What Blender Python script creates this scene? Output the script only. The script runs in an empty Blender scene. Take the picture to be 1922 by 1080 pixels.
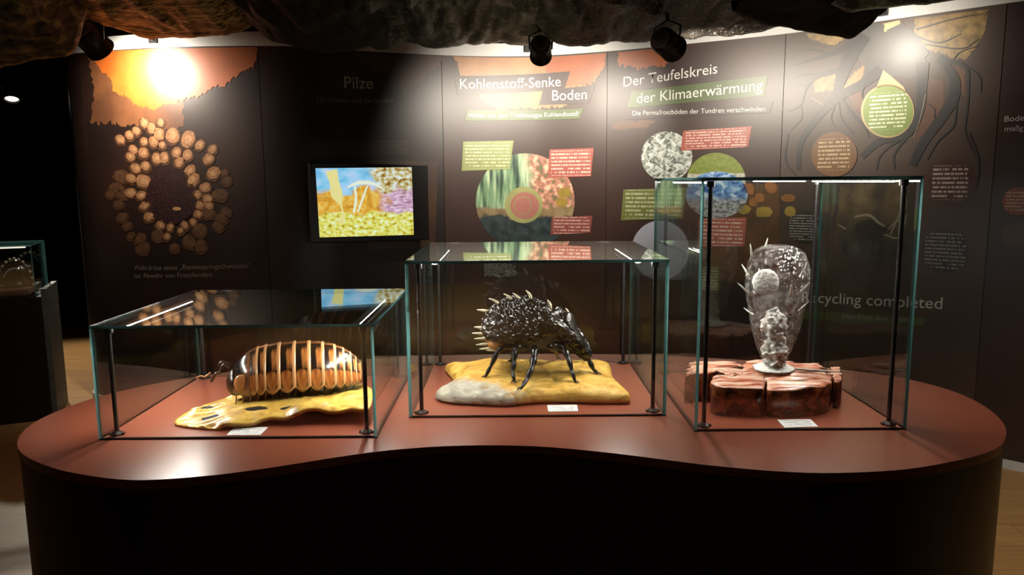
import bpy, bmesh, math, random
import numpy as np
from mathutils import Vector, Matrix, noise
from mathutils.geometry import tessellate_polygon

random.seed(7)
scene = bpy.context.scene
COL = scene.collection

# ------------------------------------------------------------------ camera
W, H, F = 1922.0, 1080.0, 1400.0
PITCH = math.atan(200 / 1400.0)
ROLL = 0.008
EYE = Vector((0, 0, 1.5))
fw = Vector((0, math.cos(PITCH), -math.sin(PITCH)))
_u0 = Vector((0, math.sin(PITCH), math.cos(PITCH)))
_r0 = Vector((1, 0, 0))
rt = _r0 * math.cos(ROLL) - _u0 * math.sin(ROLL)
up = _u0 * math.cos(ROLL) + _r0 * math.sin(ROLL)
cam_d = bpy.data.cameras.new('camera')
cam_d.sensor_width = 36
cam_d.lens = F / W * 36
cam_d.clip_start = 0.05
cam = bpy.data.objects.new('camera', cam_d)
COL.objects.link(cam)
cam.matrix_world = Matrix((
    (rt.x, up.x, -fw.x, EYE.x), (rt.y, up.y, -fw.y, EYE.y), (rt.z, up.z, -fw.z, EYE.z), (0, 0, 0, 1)))
scene.camera = cam

# ------------------------------------------------------------------ world, exposure
world = bpy.data.worlds.new('world')
scene.world = world
world.use_nodes = True
world.node_tree.nodes['Background'].inputs[0].default_value = (1.0, 0.85, 0.7, 1)
world.node_tree.nodes['Background'].inputs[1].default_value = 0.010
vs = scene.view_settings
vs.view_transform = 'Standard'
vs.look = 'None'
vs.exposure = 0.0
vs.gamma = 1.0
vs.use_curve_mapping = False
scene.cycles.transparent_max_bounces = 32
scene.cycles.max_bounces = 10
scene.cycles.sample_clamp_indirect = 3.0
scene.cycles.caustics_reflective = False
scene.cycles.caustics_refractive = False
scene.cycles.blur_glossy = 0.2

# light levels of the room's own lamps
P_SPOT = dict(left=120, senke=135, kreis=86, roots=25)
E_STRIP = 205.0


# ------------------------------------------------------------------ geometry of the photograph
def ray(px, py):
    return fw + rt * ((px - W / 2) / F) - up * ((py - H / 2) / F)


def at_z(px, py, z):
    d = ray(px, py)
    return EYE + d * ((z - EYE.z) / d.z)


def at_y(px, py, y):
    d = ray(px, py)
    return EYE + d * (y / d.y)


# ------------------------------------------------------------------ materials
MATS = {}


def new_mat(name):
    m = bpy.data.materials.new(name)
    m.use_nodes = True
    nt = m.node_tree
    nt.nodes.clear()
    out = nt.nodes.new('ShaderNodeOutputMaterial')
    MATS[name] = m
    return m, nt, out


def N(nt, t, **kw):
    n = nt.nodes.new(t)
    for k, v in kw.items():
        if k.startswith('i_'):
            n.inputs[k[2:].replace('_', ' ')].default_value = v
        else:
            setattr(n, k, v)
    return n


def L(nt, a, b):
    nt.links.new(a, b)


def col4(c):
    return (c[0], c[1], c[2], 1.0)


def ramp(nt, stops, fac=None, interp='LINEAR'):
    n = nt.nodes.new('ShaderNodeValToRGB')
    cr = n.color_ramp
    cr.interpolation = interp
    while len(cr.elements) > 1:
        cr.elements.remove(cr.elements[-1])
    cr.elements[0].position = stops[0][0]
    cr.elements[0].color = col4(stops[0][1])
    for p, c in stops[1:]:
        e = cr.elements.new(p)
        e.color = col4(c)
    if fac is not None:
        L(nt, fac, n.inputs[0])
    return n


def math_n(nt, op, a, b=None, c=None, clamp=False):
    n = nt.nodes.new('ShaderNodeMath')
    n.operation = op
    n.use_clamp = clamp
    for i, v in enumerate((a, b, c)):
        if v is None:
            continue
        if isinstance(v, (int, float)):
            n.inputs[i].default_value = v
        else:
            L(nt, v, n.inputs[i])
    return n.outputs[0]


def mix_c(nt, fac, a, b, mode='MIX'):
    n = nt.nodes.new('ShaderNodeMix')
    n.data_type = 'RGBA'
    n.blend_type = mode
    for i, v in ((0, fac), (6, a), (7, b)):
        if isinstance(v, (int, float)):
            n.inputs[i].default_value = v
        elif isinstance(v, tuple):
            n.inputs[i].default_value = col4(v)
        else:
            L(nt, v, n.inputs[i])
    return n.outputs[2]


def principled(nt, out, color, rough=0.5, spec=0.5, metal=0.0, bump=None, bump_s=0.3, bump_d=0.01, coat=0.0, trans=0.0):
    b = nt.nodes.new('ShaderNodeBsdfPrincipled')
    if isinstance(color, tuple):
        b.inputs['Base Color'].default_value = col4(color)
    else:
        L(nt, color, b.inputs['Base Color'])
    if isinstance(rough, (int, float)):
        b.inputs['Roughness'].default_value = rough
    else:
        L(nt, rough, b.inputs['Roughness'])
    b.inputs['Specular IOR Level'].default_value = spec
    b.inputs['Metallic'].default_value = metal
    b.inputs['Coat Weight'].default_value = coat
    b.inputs['Coat Roughness'].default_value = 0.1
    b.inputs['Transmission Weight'].default_value = trans
    if bump is not None:
        bn = nt.nodes.new('ShaderNodeBump')
        bn.inputs['Strength'].default_value = bump_s
        bn.inputs['Distance'].default_value = bump_d
        L(nt, bump, bn.inputs['Height'])
        L(nt, bn.outputs[0], b.inputs['Normal'])
    L(nt, b.outputs[0], out.inputs[0])
    return b


def plain(name, color, rough=0.5, spec=0.5, metal=0.0, var=0.25, scale=20.0, bump=0.0, coat=0.0, stretch=(1, 1, 1)):
    """colour with a little procedural variation"""
    m, nt, out = new_mat(name)
    tc = N(nt, 'ShaderNodeTexCoord')
    mp = N(nt, 'ShaderNodeMapping')
    mp.inputs['Scale'].default_value = stretch
    L(nt, tc.outputs['Object'], mp.inputs[0])
    nz = N(nt, 'ShaderNodeTexNoise', i_Scale=scale, i_Detail=4.0)
    L(nt, mp.outputs[0], nz.inputs['Vector'])
    lo = tuple(c * (1 - var) for c in color)
    hi = tuple(min(1, c * (1 + var)) for c in color)
    r = ramp(nt, [(0.3, lo), (0.7, hi)], nz.outputs[0])
    principled(nt, out, r.outputs[0], rough, spec, metal, nz.outputs[0] if bump else None, bump, 0.01, coat)
    return m


def blotch(name, stops, rough=0.45, spec=0.5, scale=8.0, detail=4.0, bump=0.0, dist=0.0, stretch=(1, 1, 1), coords='Object', bd=0.01, coat=0.0):
    m, nt, out = new_mat(name)
    tc = N(nt, 'ShaderNodeTexCoord')
    mp = N(nt, 'ShaderNodeMapping')
    mp.inputs['Scale'].default_value = stretch
    L(nt, tc.outputs[coords], mp.inputs[0])
    nz = N(nt, 'ShaderNodeTexNoise', i_Scale=scale, i_Detail=detail, i_Distortion=dist)
    L(nt, mp.outputs[0], nz.inputs['Vector'])
    r = ramp(nt, stops, nz.outputs[0])
    principled(nt, out, r.outputs[0], rough, spec, 0.0, nz.outputs[0] if bump else None, bump, bd, coat)
    return m


PR, PS = 0.42, 0.75       # the laminated prints: sheen shared by every print


def printed(name, color, var=0.15, scale=6.0):
    return plain(name, color, PR, PS, var=var, scale=scale)


def microtext(name, base, ink, rows, words=26.0, margin=0.07):
    """a flat printed block of lines too small to read"""
    m, nt, out = new_mat(name)
    uv = N(nt, 'ShaderNodeTexCoord')
    sp = N(nt, 'ShaderNodeSeparateXYZ')
    L(nt, uv.outputs['UV'], sp.inputs[0])
    u, v = sp.outputs[0], sp.outputs[1]
    vr = math_n(nt, 'MULTIPLY', v, float(rows))
    fr = math_n(nt, 'FRACT', vr)
    fl = math_n(nt, 'FLOOR', vr)
    band = math_n(nt, 'MULTIPLY', math_n(nt, 'GREATER_THAN', fr, 0.25), math_n(nt, 'LESS_THAN', fr, 0.72))
    cb = N(nt, 'ShaderNodeCombineXYZ')
    L(nt, math_n(nt, 'MULTIPLY', u, words), cb.inputs[0])
    L(nt, math_n(nt, 'MULTIPLY', fl, 7.31), cb.inputs[1])
    nz = N(nt, 'ShaderNodeTexNoise', i_Scale=1.6, i_Detail=1.0)
    L(nt, cb.outputs[0], nz.inputs['Vector'])
    ink_m = math_n(nt, 'GREATER_THAN', nz.outputs[0], 0.44)
    inside = None
    for val, lo in ((u, margin), (v, margin)):
        for mm in (math_n(nt, 'GREATER_THAN', val, lo), math_n(nt, 'LESS_THAN', val, 1 - lo)):
            inside = mm if inside is None else math_n(nt, 'MULTIPLY', inside, mm)
    mask = math_n(nt, 'MULTIPLY', math_n(nt, 'MULTIPLY', band, ink_m), inside)
    c = mix_c(nt, mask, base, ink)
    principled(nt, out, c, PR, PS)
    return m


plain('black_metal', (0.012, 0.011, 0.011), 0.35, 0.5, scale=60)
plain('black_body', (0.010, 0.0055, 0.0045), 0.42, 0.4, scale=3)
plain('dark_wall', (0.012, 0.010, 0.009), 0.85, 0.3, scale=3)
plain('dark_ceiling', (0.02, 0.018, 0.015), 0.9, 0.2, scale=3)
plain('white_rail', (0.62, 0.62, 0.60), 0.5, 0.4, var=0.06, scale=4)
plain('wall_core', (0.05, 0.02, 0.014), 0.4, 0.5, scale=2)
plain('white_card', (0.75, 0.76, 0.75), 0.6, 0.3, var=0.04)
plain('grey_panel', (0.10, 0.10, 0.09), 0.5, 0.4)
plain('ring_grey', (0.25, 0.22, 0.19), 0.4, 0.5)
plain('seal', (0.07, 0.022, 0.014), 0.5, 0.4)
plain('steel', (0.32, 0.32, 0.31), 0.3, 0.5, metal=0.8)
microtext('card_text', (0.75, 0.76, 0.75), (0.35, 0.37, 0.38), 4, 14, 0.12)

# table laminate
m, nt, out = new_mat('table_laminate')
tc = N(nt, 'ShaderNodeTexCoord')
nz = N(nt, 'ShaderNodeTexNoise', i_Scale=60.0, i_Detail=6.0)
L(nt, tc.outputs['Object'], nz.inputs['Vector'])
r = ramp(nt, [(0.3, (0.228, 0.057, 0.030)), (0.7, (0.240, 0.061, 0.033))], nz.outputs[0])
rr = ramp(nt, [(0.3, (0.285, 0.285, 0.285)), (0.7, (0.295, 0.295, 0.295))], nz.outputs[0])
principled(nt, out, r.outputs[0], rr.outputs[0], 0.55)

# floor: wooden boards, joints only as fine marks
m, nt, out = new_mat('floor_wood')
tc = N(nt, 'ShaderNodeTexCoord')
mp = N(nt, 'ShaderNodeMapping')
L(nt, tc.outputs['Object'], mp.inputs[0])
br = N(nt, 'ShaderNodeTexBrick', i_Scale=1.0)
br.offset = 0.4
br.inputs['Mortar Size'].default_value = 0.003
br.inputs['Brick Width'].default_value = 1.6
br.inputs['Row Height'].default_value = 0.19
br.inputs['Color1'].default_value = (0.40, 0.21, 0.075, 1)
br.inputs['Color2'].default_value = (0.47, 0.26, 0.095, 1)
br.inputs['Mortar'].default_value = (0.22, 0.11, 0.04, 1)
L(nt, mp.outputs[0], br.inputs['Vector'])
mp2 = N(nt, 'ShaderNodeMapping')
mp2.inputs['Scale'].default_value = (1.2, 14, 1)
L(nt, tc.outputs['Object'], mp2.inputs[0])
nz = N(nt, 'ShaderNodeTexNoise', i_Scale=4.0, i_Detail=6.0)
L(nt, mp2.outputs[0], nz.inputs['Vector'])
c = mix_c(nt, 0.35, br.outputs[0], ramp(nt, [(0.3, (0.25, 0.12, 0.04)), (0.7, (0.55, 0.33, 0.13))], nz.outputs[0]).outputs[0])
principled(nt, out, c, 0.45, 0.45)

# glass panes: a transparent sheet with mirror reflection rising towards grazing angles
def pane_mat(name, tint, f0=0.07):
    m, nt, out = new_mat(name)
    lw = N(nt, 'ShaderNodeLayerWeight', i_Blend=0.5)
    p5 = math_n(nt, 'POWER', lw.outputs['Facing'], 5.0)
    fac = math_n(nt, 'MULTIPLY_ADD', p5, 1.0 - f0, f0)
    tr = N(nt, 'ShaderNodeBsdfTransparent')
    tr.inputs[0].default_value = col4(tint)
    gl = N(nt, 'ShaderNodeBsdfGlossy')
    gl.inputs['Roughness'].default_value = 0.0
    gl.inputs['Color'].default_value = (0.95, 1.0, 0.98, 1)
    mx = N(nt, 'ShaderNodeMixShader')
    L(nt, fac, mx.inputs[0])
    L(nt, tr.outputs[0], mx.inputs[1])
    L(nt, gl.outputs[0], mx.inputs[2])
    L(nt, mx.outputs[0], out.inputs[0])
    return m


pane_mat('glass_pane', (0.965, 0.985, 0.978))
def edge_mat(name, k):
    m, nt, out = new_mat(name)
    d = N(nt, 'ShaderNodeBsdfDiffuse')
    d.inputs[0].default_value = (0.10 * k, 0.30 * k, 0.29 * k, 1)
    t = N(nt, 'ShaderNodeBsdfTranslucent')
    t.inputs[0].default_value = (0.22 * k, 0.52 * k, 0.50 * k, 1)
    g = N(nt, 'ShaderNodeBsdfGlossy')
    g.inputs['Roughness'].default_value = 0.15
    a1 = N(nt, 'ShaderNodeMixShader')
    a1.inputs[0].default_value = 0.6
    a2 = N(nt, 'ShaderNodeMixShader')
    a2.inputs[0].default_value = 0.08
    L(nt, d.outputs[0], a1.inputs[1])
    L(nt, t.outputs[0], a1.inputs[2])
    L(nt, a1.outputs[0], a2.inputs[1])
    L(nt, g.outputs[0], a2.inputs[2])
    L(nt, a2.outputs[0], out.inputs[0])


edge_mat('glass_edge', 0.55)
edge_mat('glass_edge_dark', 0.14)


def emit(name, color, strength):
    m, nt, out = new_mat(name)
    e = N(nt, 'ShaderNodeEmission')
    e.inputs[0].default_value = col4(color)
    e.inputs[1].default_value = strength
    L(nt, e.outputs[0], out.inputs[0])
    return m


emit('led_light', (1.0, 0.93, 0.85), E_STRIP)
emit('lamp_lens', (1.0, 0.92, 0.80), 14.0)


# ------------------------------------------------------------------ object helpers
ORG = {}


def empty(name, loc, label, cat, group=None):
    o = bpy.data.objects.new(name, None)
    COL.objects.link(o)
    o.location = loc
    o.empty_display_size = 0.05
    ORG[o.name] = Vector(loc)
    tag(o, label, cat, group)
    return o


def tag(o, label=None, cat=None, group=None, kind=None):
    if label:
        o['label'] = label
    if cat:
        o['category'] = cat
    if group:
        o['group'] = group
    if kind:
        o['kind'] = kind
    return o


def link_mesh(name, me, parent=None, origin=None):
    """mesh given in world coordinates"""
    o = bpy.data.objects.new(name, me)
    COL.objects.link(o)
    if parent is not None:
        org = ORG[parent.name]
        me.transform(Matrix.Translation(-org))
        o.parent = parent
        ORG[o.name] = org
    else:
        org = Vector(origin) if origin is not None else Vector((0, 0, 0))
        me.transform(Matrix.Translation(-org))
        o.location = org
        ORG[o.name] = org
    return o


class MB:
    def __init__(self):
        self.v, self.f, self.mi = [], [], []
        self.uv = {}

    def add(self, vs, fs, mi=0):
        b = len(self.v)
        self.v += [Vector(p) for p in vs]
        for f in fs:
            self.f.append(tuple(b + i for i in f))
            self.mi.append(mi)
        return b

    def box(self, lo, hi, mi=0, M=None):
        x0, y0, z0 = lo
        x1, y1, z1 = hi
        vs = [(x0, y0, z0), (x1, y0, z0), (x1, y1, z0), (x0, y1, z0), (x0, y0, z1), (x1, y0, z1), (x1, y1, z1), (x0, y1, z1)]
        if M is not None:
            vs = [M @ Vector(p) for p in vs]
        self.add(vs, [(0, 3, 2, 1), (4, 5, 6, 7), (0, 1, 5, 4), (1, 2, 6, 5), (2, 3, 7, 6), (3, 0, 4, 7)], mi)

    def tube(self, pts, rad, n=10, mi=0, flat=1.0, cap=True):
        pts = [Vector(p) for p in pts]
        k = len(pts)
        if not isinstance(rad, (list, tuple)):
            rad = [rad] * k
        vs = []
        prev = None
        for i, p in enumerate(pts):
            t = (pts[min(i + 1, k - 1)] - pts[max(i - 1, 0)])
            t = t.normalized() if t.length > 1e-9 else Vector((0, 0, 1))
            if prev is None:
                a = Vector((0, 0, 1)) if abs(t.z) < 0.9 else Vector((1, 0, 0))
                x = t.cross(a).normalized()
            else:
                x = (prev - t * prev.dot(t)).normalized()
            prev = x
            y = t.cross(x)
            for j in range(n):
                a = 2 * math.pi * j / n
                vs.append(p + (x * math.cos(a) + y * math.sin(a) * flat) * rad[i])
        fs = []
        for i in range(k - 1):
            for j in range(n):
                fs.append((i * n + j, i * n + (j + 1) % n, (i + 1) * n + (j + 1) % n, (i + 1) * n + j))
        if cap:
            fs.append(tuple(range(n - 1, -1, -1)))
            fs.append(tuple((k - 1) * n + j for j in range(n)))
        self.add(vs, fs, mi)

    def lathe(self, prof, c=(0, 0, 0), n=32, M=None, mi=0):
        c = Vector(c)
        vs, fs = [], []
        for r, z in prof:
            for j in range(n):
                a = 2 * math.pi * j / n
                p = Vector((r * math.cos(a), r * math.sin(a), z))
                vs.append((M @ p if M is not None else p) + c)
        k = len(prof)
        for i in range(k - 1):
            for j in range(n):
                fs.append((i * n + j, i * n + (j + 1) % n, (i + 1) * n + (j + 1) % n, (i + 1) * n + j))
        if prof[0][0] > 1e-6:
            fs.append(tuple(range(n - 1, -1, -1)))
        if prof[-1][0] > 1e-6:
            fs.append(tuple((k - 1) * n + j for j in range(n)))
        self.add(vs, fs, mi)

    def ellipsoid(self, c, rad, nu=24, nv=14, R=None, fn=None, mi=0):
        c = Vector(c)
        vs, fs = [], []
        for i in range(nv + 1):
            th = math.pi * i / nv
            for j in range(nu):
                ph = 2 * math.pi * j / nu
                d = Vector((math.sin(th) * math.cos(ph), math.sin(th) * math.sin(ph), math.cos(th)))
                p = Vector((d.x * rad[0], d.y * rad[1], d.z * rad[2]))
                if fn:
                    p = fn(p, d)
                vs.append((R @ p if R is not None else p) + c)
        for i in range(nv):
            for j in range(nu):
                fs.append((i * nu + j, (i + 1) * nu + j, (i + 1) * nu + (j + 1) % nu, i * nu + (j + 1) % nu))
        self.add(vs, fs, mi)

    def build(self, name, mat, parent=None, smooth=False, origin=None, uvs=None, merge=False):
        me = bpy.data.meshes.new(name)
        me.from_pydata([tuple(p) for p in self.v], [], self.f)
        for mm in (mat if isinstance(mat, (list, tuple)) else [mat]):
            me.materials.append(MATS[mm])
        for p, i in zip(me.polygons, self.mi):
            p.material_index = i
            p.use_smooth = smooth
        if uvs is not None:
            ul = me.uv_layers.new(name='UVMap')
            for lp in me.loops:
                ul.data[lp.index].uv = uvs[lp.vertex_index]
        if merge:
            bm = bmesh.new()
            bm.from_mesh(me)
            bmesh.ops.remove_doubles(bm, verts=bm.verts, dist=1e-5)
            bm.to_mesh(me)
            bm.free()
        me.update()
        return link_mesh(name, me, parent, origin)


def bevelled(o, w=0.003, seg=2):
    md = o.modifiers.new('bevel', 'BEVEL')
    md.width = w
    md.segments = seg
    md.limit_method = 'ANGLE'
    return o


def catmull(pts, n):
    pts = [Vector(p) for p in pts]
    P = [2 * pts[0] - pts[1]] + pts + [2 * pts[-1] - pts[-2]]
    out = []
    for i in range(1, len(P) - 2):
        a, b, c, d = P[i - 1:i + 3]
        for k in range(n):
            t = k / n
            out.append(0.5 * ((2 * b) + (c - a) * t + (2 * a - 5 * b + 4 * c - d) * t * t + (3 * b - a - 3 * c + d) * t ** 3))
    out.append(pts[-1])
    return out


def catmull_closed(pts, n):
    pts = [Vector(p) for p in pts]
    k = len(pts)
    out = []
    for i in range(k):
        a, b, c, d = pts[i - 1], pts[i], pts[(i + 1) % k], pts[(i + 2) % k]
        for q in range(n):
            t = q / n
            out.append(0.5 * ((2 * b) + (c - a) * t + (2 * a - 5 * b + 4 * c - d) * t * t + (3 * b - a - 3 * c + d) * t ** 3))
    return out


# ------------------------------------------------------------------ the room shell
def shell_box(name, lo, hi, mat, label=None):
    mb = MB()
    mb.box(lo, hi)
    o = mb.build(name, mat, origin=((lo[0] + hi[0]) / 2, (lo[1] + hi[1]) / 2, lo[2]))
    tag(o, label, kind='structure')
    return o


shell_box('floor', (-9, -7, -0.1), (5, 12, 0.0), 'floor_wood', 'warm wooden board floor of the dark exhibition room')
shell_box('ceiling', (-9, -7, 2.95), (5, 12, 3.05), 'dark_ceiling', 'dark ceiling above the hanging fabric')
shell_box('wall_left', (-9.1, -7, 0), (-9, 12, 2.95), 'dark_wall', 'black side wall far beyond the second showcase')
shell_box('wall_right', (5, -7, 0), (5.1, 12, 2.95), 'dark_wall', 'dark side wall at the right of the room')
shell_box('wall_far', (-9, 12, 0), (5, 12.1, 2.95), 'dark_wall', 'black wall at the far end of the room')
shell_box('wall_front', (-9, -7.1, 0), (5, -7, 2.95), 'dark_wall', 'dark wall behind the viewer')

# ------------------------------------------------------------------ the serpentine wall
WTOP = 2.345
prof = [(-3.02, 5.85), (-3.03, 5.45), (-2.98, 5.18), (-2.86, 5.045), (-2.67, 4.975), (-2.23, 4.85), (-1.62, 4.81), (-1.27, 4.87),
        (-0.93, 5.04), (-0.353, 5.245), (0.155, 5.275), (0.638, 5.12), (1.11, 4.87), (1.60, 4.58), (1.90, 4.335), (2.39, 3.875),
        (2.80, 3.50), (3.20, 3.13)]
dense = catmull([(x, y, 0) for x, y in prof], 40)
acc = [0.0]
for a, b in zip(dense[:-1], dense[1:]):
    acc.append(acc[-1] + (b - a).length)
DS = 0.03
NS = int(acc[-1] / DS)
GX = np.interp(np.arange(NS + 1) * DS, acc, [p.x for p in dense])
GY = np.interp(np.arange(NS + 1) * DS, acc, [p.y for p in dense])
tx, ty = np.gradient(GX), np.gradient(GY)
ln = np.hypot(tx, ty)
NXn, NYn = ty / ln, -tx / ln          # normal towards the room
SM = NS * DS


def wall_pt(s, z, off=0.0):
    f = min(max(s / DS, 0), NS - 1e-6)
    i = int(f)
    w = f - i
    x = GX[i] * (1 - w) + GX[i + 1] * w
    y = GY[i] * (1 - w) + GY[i + 1] * w
    nx = NXn[i] * (1 - w) + NXn[i + 1] * w
    ny = NYn[i] * (1 - w) + NYn[i + 1] * w
    return Vector((x + nx * off, y + ny * off, z))


def on_wall(px, py):
    """place on the wall seen at a photo pixel, as (length along the wall, height)"""
    d = ray(px, py)
    best = None
    for i in range(NS):
        ax, ay, bx, by = GX[i], GY[i], GX[i + 1], GY[i + 1]
        ex, ey = bx - ax, by - ay
        den = d.x * ey - d.y * ex
        if abs(den) < 1e-9:
            continue
        t = (ax * ey - ay * ex) / den
        w = (ax * d.y - ay * d.x) / den
        if t > 0 and -0.02 <= w <= 1.02:
            if best is None or t < best[0]:
                best = (t, (i + w) * DS)
    if best is None:
        raise ValueError('no wall at %s %s' % (px, py))
    return (best[1], EYE.z + d.z * best[0])


def wall_strip(name, s0, s1, z0, z1, o0, o1, mat, parent=None, origin=None, uvn=False):
    """a bent board between two offsets from the wall line"""
    ss = [s0] + [k * DS for k in range(int(s0 / DS) + 1, int(s1 / DS) + 1) if s0 + 1e-4 < k * DS < s1 - 1e-4] + [s1]
    mb = MB()
    n = len(ss)
    for s in ss:
        for z, o in ((z0, o0), (z1, o0), (z1, o1), (z0, o1)):
            mb.v.append(wall_pt(s, z, o))
    fs = []
    for i in range(n - 1):
        for j in range(4):
            a, b = i * 4 + j, i * 4 + (j + 1) % 4
            fs.append((a, b, b + 4, a + 4))
    fs.append((0, 3, 2, 1))
    e = (n - 1) * 4
    fs.append((e, e + 1, e + 2, e + 3))
    mb.f = fs
    mb.mi = [0] * len(fs)
    o = mb.build(name, mat, parent, origin=origin, smooth=True)
    o.data.set_sharp_from_angle(angle=math.radians(35))
    return o


wb = wall_strip('wall_back', 0.0, SM - 0.01, 0.0, WTOP, -0.10, 0.0, 'wall_core')
tag(wb, 'dark brown serpentine exhibition wall with a rounded left end', kind='structure')
s_l, _ = on_wall(128, 130)
tr = wall_strip('trim_1', s_l, SM - 0.01, WTOP, WTOP + 0.085, -0.09, 0.012, 'white_rail')
tag(tr, 'white rail running along the top of the curved wall', kind='structure')
bs = wall_strip('baseboard_back', 0.0, SM - 0.01, 0.0, 0.045, 0.0, 0.02, 'white_rail')
tag(bs, 'pale skirting strip along the foot of the curved wall', kind='structure')

# ------------------------------------------------------------------ prints on the wall
LAY = 0.0006


def flat_mesh(name, verts2, faces, mat, layer, parent, thick=0.0, uv_box=None, uv_metric=False):
    bm = bmesh.new()
    vv = [bm.verts.new((p[0], p[1], 0)) for p in verts2]
    for f in faces:
        try:
            bm.faces.new([vv[i] for i in f])
        except ValueError:
            pass
    lo = min(p[0] for p in verts2)
    hi = max(p[0] for p in verts2)
    zlo = min(p[1] for p in verts2)
    zhi = max(p[1] for p in verts2)
    for k in range(int(lo / DS) + 1, int(hi / DS) + 1):
        bmesh.ops.bisect_plane(bm, geom=bm.verts[:] + bm.edges[:] + bm.faces[:], plane_co=(k * DS, 0, 0), plane_no=(1, 0, 0), dist=1e-6)
    bmesh.ops.recalc_face_normals(bm, faces=bm.faces)
    uvl = bm.loops.layers.uv.new('UVMap')
    for f in bm.faces:
        if f.normal.z < 0:
            f.normal_flip()
        for lp in f.loops:
            c = lp.vert.co
            lp[uvl].uv = ((c.x - lo) / max(hi - lo, 1e-6), (c.y - zlo) / max(zhi - zlo, 1e-6))
    off = 0.0062 + LAY * layer
    for v in bm.verts:
        v.co = wall_pt(v.co.x, v.co.y, off)
    me = bpy.data.meshes.new(name)
    bm.to_mesh(me)
    bm.free()
    me.materials.append(MATS[mat])
    for p in me.polygons:
        p.use_smooth = True
    me.normals_split_custom_set_from_vertices([tuple(wall_nrm(v.co)) for v in me.vertices])
    return link_mesh(name, me, parent)


def wall_nrm(co):
    i = int(np.argmin((GX - co.x) ** 2 + (GY - co.y) ** 2))
    return (NXn[i], NYn[i], 0.0)


def poly(name, pts_px, mat, layer, parent, jag=0.0, metric=False):
    pts = [p if metric else on_wall(*p) for p in pts_px]
    if jag:
        q = []
        k = len(pts)
        for i in range(k):
            a, b = Vector(pts[i]), Vector(pts[(i + 1) % k])
            n = max(1, int((b - a).length / (jag * 0.7)))
            for j in range(n):
                c = a.lerp(b, j / n)
                if a.y > WTOP - 0.03 and b.y > WTOP - 0.03:
                    q.append(c)
                else:
                    q.append(c + Vector((random.uniform(-.5, .5), random.uniform(-.9, .9))) * jag)
        pts = [(p[0], min(p[1], WTOP - 0.003)) for p in q]
    tess = tessellate_polygon([[Vector((p[0], p[1], 0)) for p in pts]])
    return flat_mesh(name, pts, [tuple(t) for t in tess], mat, layer, parent)


def disc(name, cx, cy, rx, ry, mat, layer, parent, n=40, a0=0, a1=360):
    full = abs(a1 - a0) >= 360
    pts = []
    for i in range(n + (0 if full else 1)):
        a = math.radians(a0 + (a1 - a0) * i / n)
        pts.append((cx + rx * math.cos(a), cy - ry * math.sin(a)))
    return poly(name, pts, mat, layer, parent)


def ribbon_mesh(lines, name, mat, layer, parent):
    """tapering strokes given in photo pixels: [(x, y, width), ...], each a piece of its own"""
    for n_, ln_ in enumerate(lines):
        V2, Fc = [], []
        pts = catmull([(x, y, w) for x, y, w in ln_], 6)
        b = len(V2)
        k = len(pts)
        for i, p in enumerate(pts):
            t = (pts[min(i + 1, k - 1)] - pts[max(i - 1, 0)]).to_2d()
            t = t.normalized() if t.length > 0 else Vector((1, 0))
            nrm = Vector((-t.y, t.x)) * max(p.z, 0.8) / 2
            V2.append(on_wall(p.x + nrm.x, p.y + nrm.y))
            V2.append(on_wall(p.x - nrm.x, p.y - nrm.y))
        for i in range(k - 1):
            Fc.append((b + 2 * i, b + 2 * i + 1, b + 2 * i + 3))
            Fc.append((b + 2 * i, b + 2 * i + 3, b + 2 * i + 2))
        flat_mesh(name, V2, Fc, mat, layer + 0.12 * n_, parent)


def text_data(body):
    cu = bpy.data.curves.new('lettering', 'FONT')
    cu.body = body
    cu.resolution_u = 3
    ob = bpy.data.objects.new('lettering_tmp', cu)
    COL.objects.link(ob)
    bpy.context.view_layer.update()
    me = bpy.data.meshes.new_from_object(ob.evaluated_get(bpy.context.evaluated_depsgraph_get()))
    vs_ = [(v.co.x, v.co.y) for v in me.vertices]
    fs_ = [tuple(p.vertices) for p in me.polygons]
    bpy.data.objects.remove(ob)
    bpy.data.curves.remove(cu)
    bpy.data.meshes.remove(me)
    return vs_, fs_


def lettering(body, p0, p1, mat, layer, parent, name='lettering', hscale=1.0, label=None):
    """one line of text from the left to the right end of its baseline"""
    vs_, fs_ = text_data(body)
    a, b = Vector(on_wall(*p0)), Vector(on_wall(*p1))
    x0 = min(v[0] for v in vs_)
    x1 = max(v[0] for v in vs_)
    sc = (b.x - a.x) / (x1 - x0)
    pts = [(a.x + (x - x0) * sc, a.y + (b.y - a.y) * (x - x0) / (x1 - x0) + y * sc * hscale) for x, y in vs_]
    o = flat_mesh(name, pts, fs_, mat, layer, parent)
    if label:
        o['label'] = label
    return o


# print colours
blotch('print_brown', [(0.3, (0.020, 0.008, 0.005)), (0.55, (0.036, 0.014, 0.009)), (0.75, (0.050, 0.022, 0.014))], PR, PS, scale=1.3, detail=6)
blotch('print_black_brown', [(0.35, (0.008, 0.003, 0.002)), (0.75, (0.024, 0.009, 0.005))], PR, PS, scale=1.5, detail=5)
blotch('print_root_brown', [(0.3, (0.030, 0.017, 0.011)), (0.7, (0.065, 0.036, 0.022))], PR, PS, scale=2.2, detail=6)
blotch('print_orange', [(0.35, (0.30, 0.062, 0.007)), (0.65, (0.39, 0.092, 0.012))], PR, PS, scale=5, detail=6)
blotch('print_red_orange', [(0.35, (0.24, 0.055, 0.013)), (0.65, (0.31, 0.08, 0.018))], PR, PS, scale=5, detail=6)
blotch('print_tan', [(0.35, (0.26, 0.11, 0.035)), (0.65, (0.34, 0.16, 0.055))], PR, PS, scale=6, detail=6)
blotch('print_dim_orange', [(0.35, (0.045, 0.017, 0.006)), (0.65, (0.08, 0.032, 0.009))], PR, PS, scale=4, detail=6)
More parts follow.
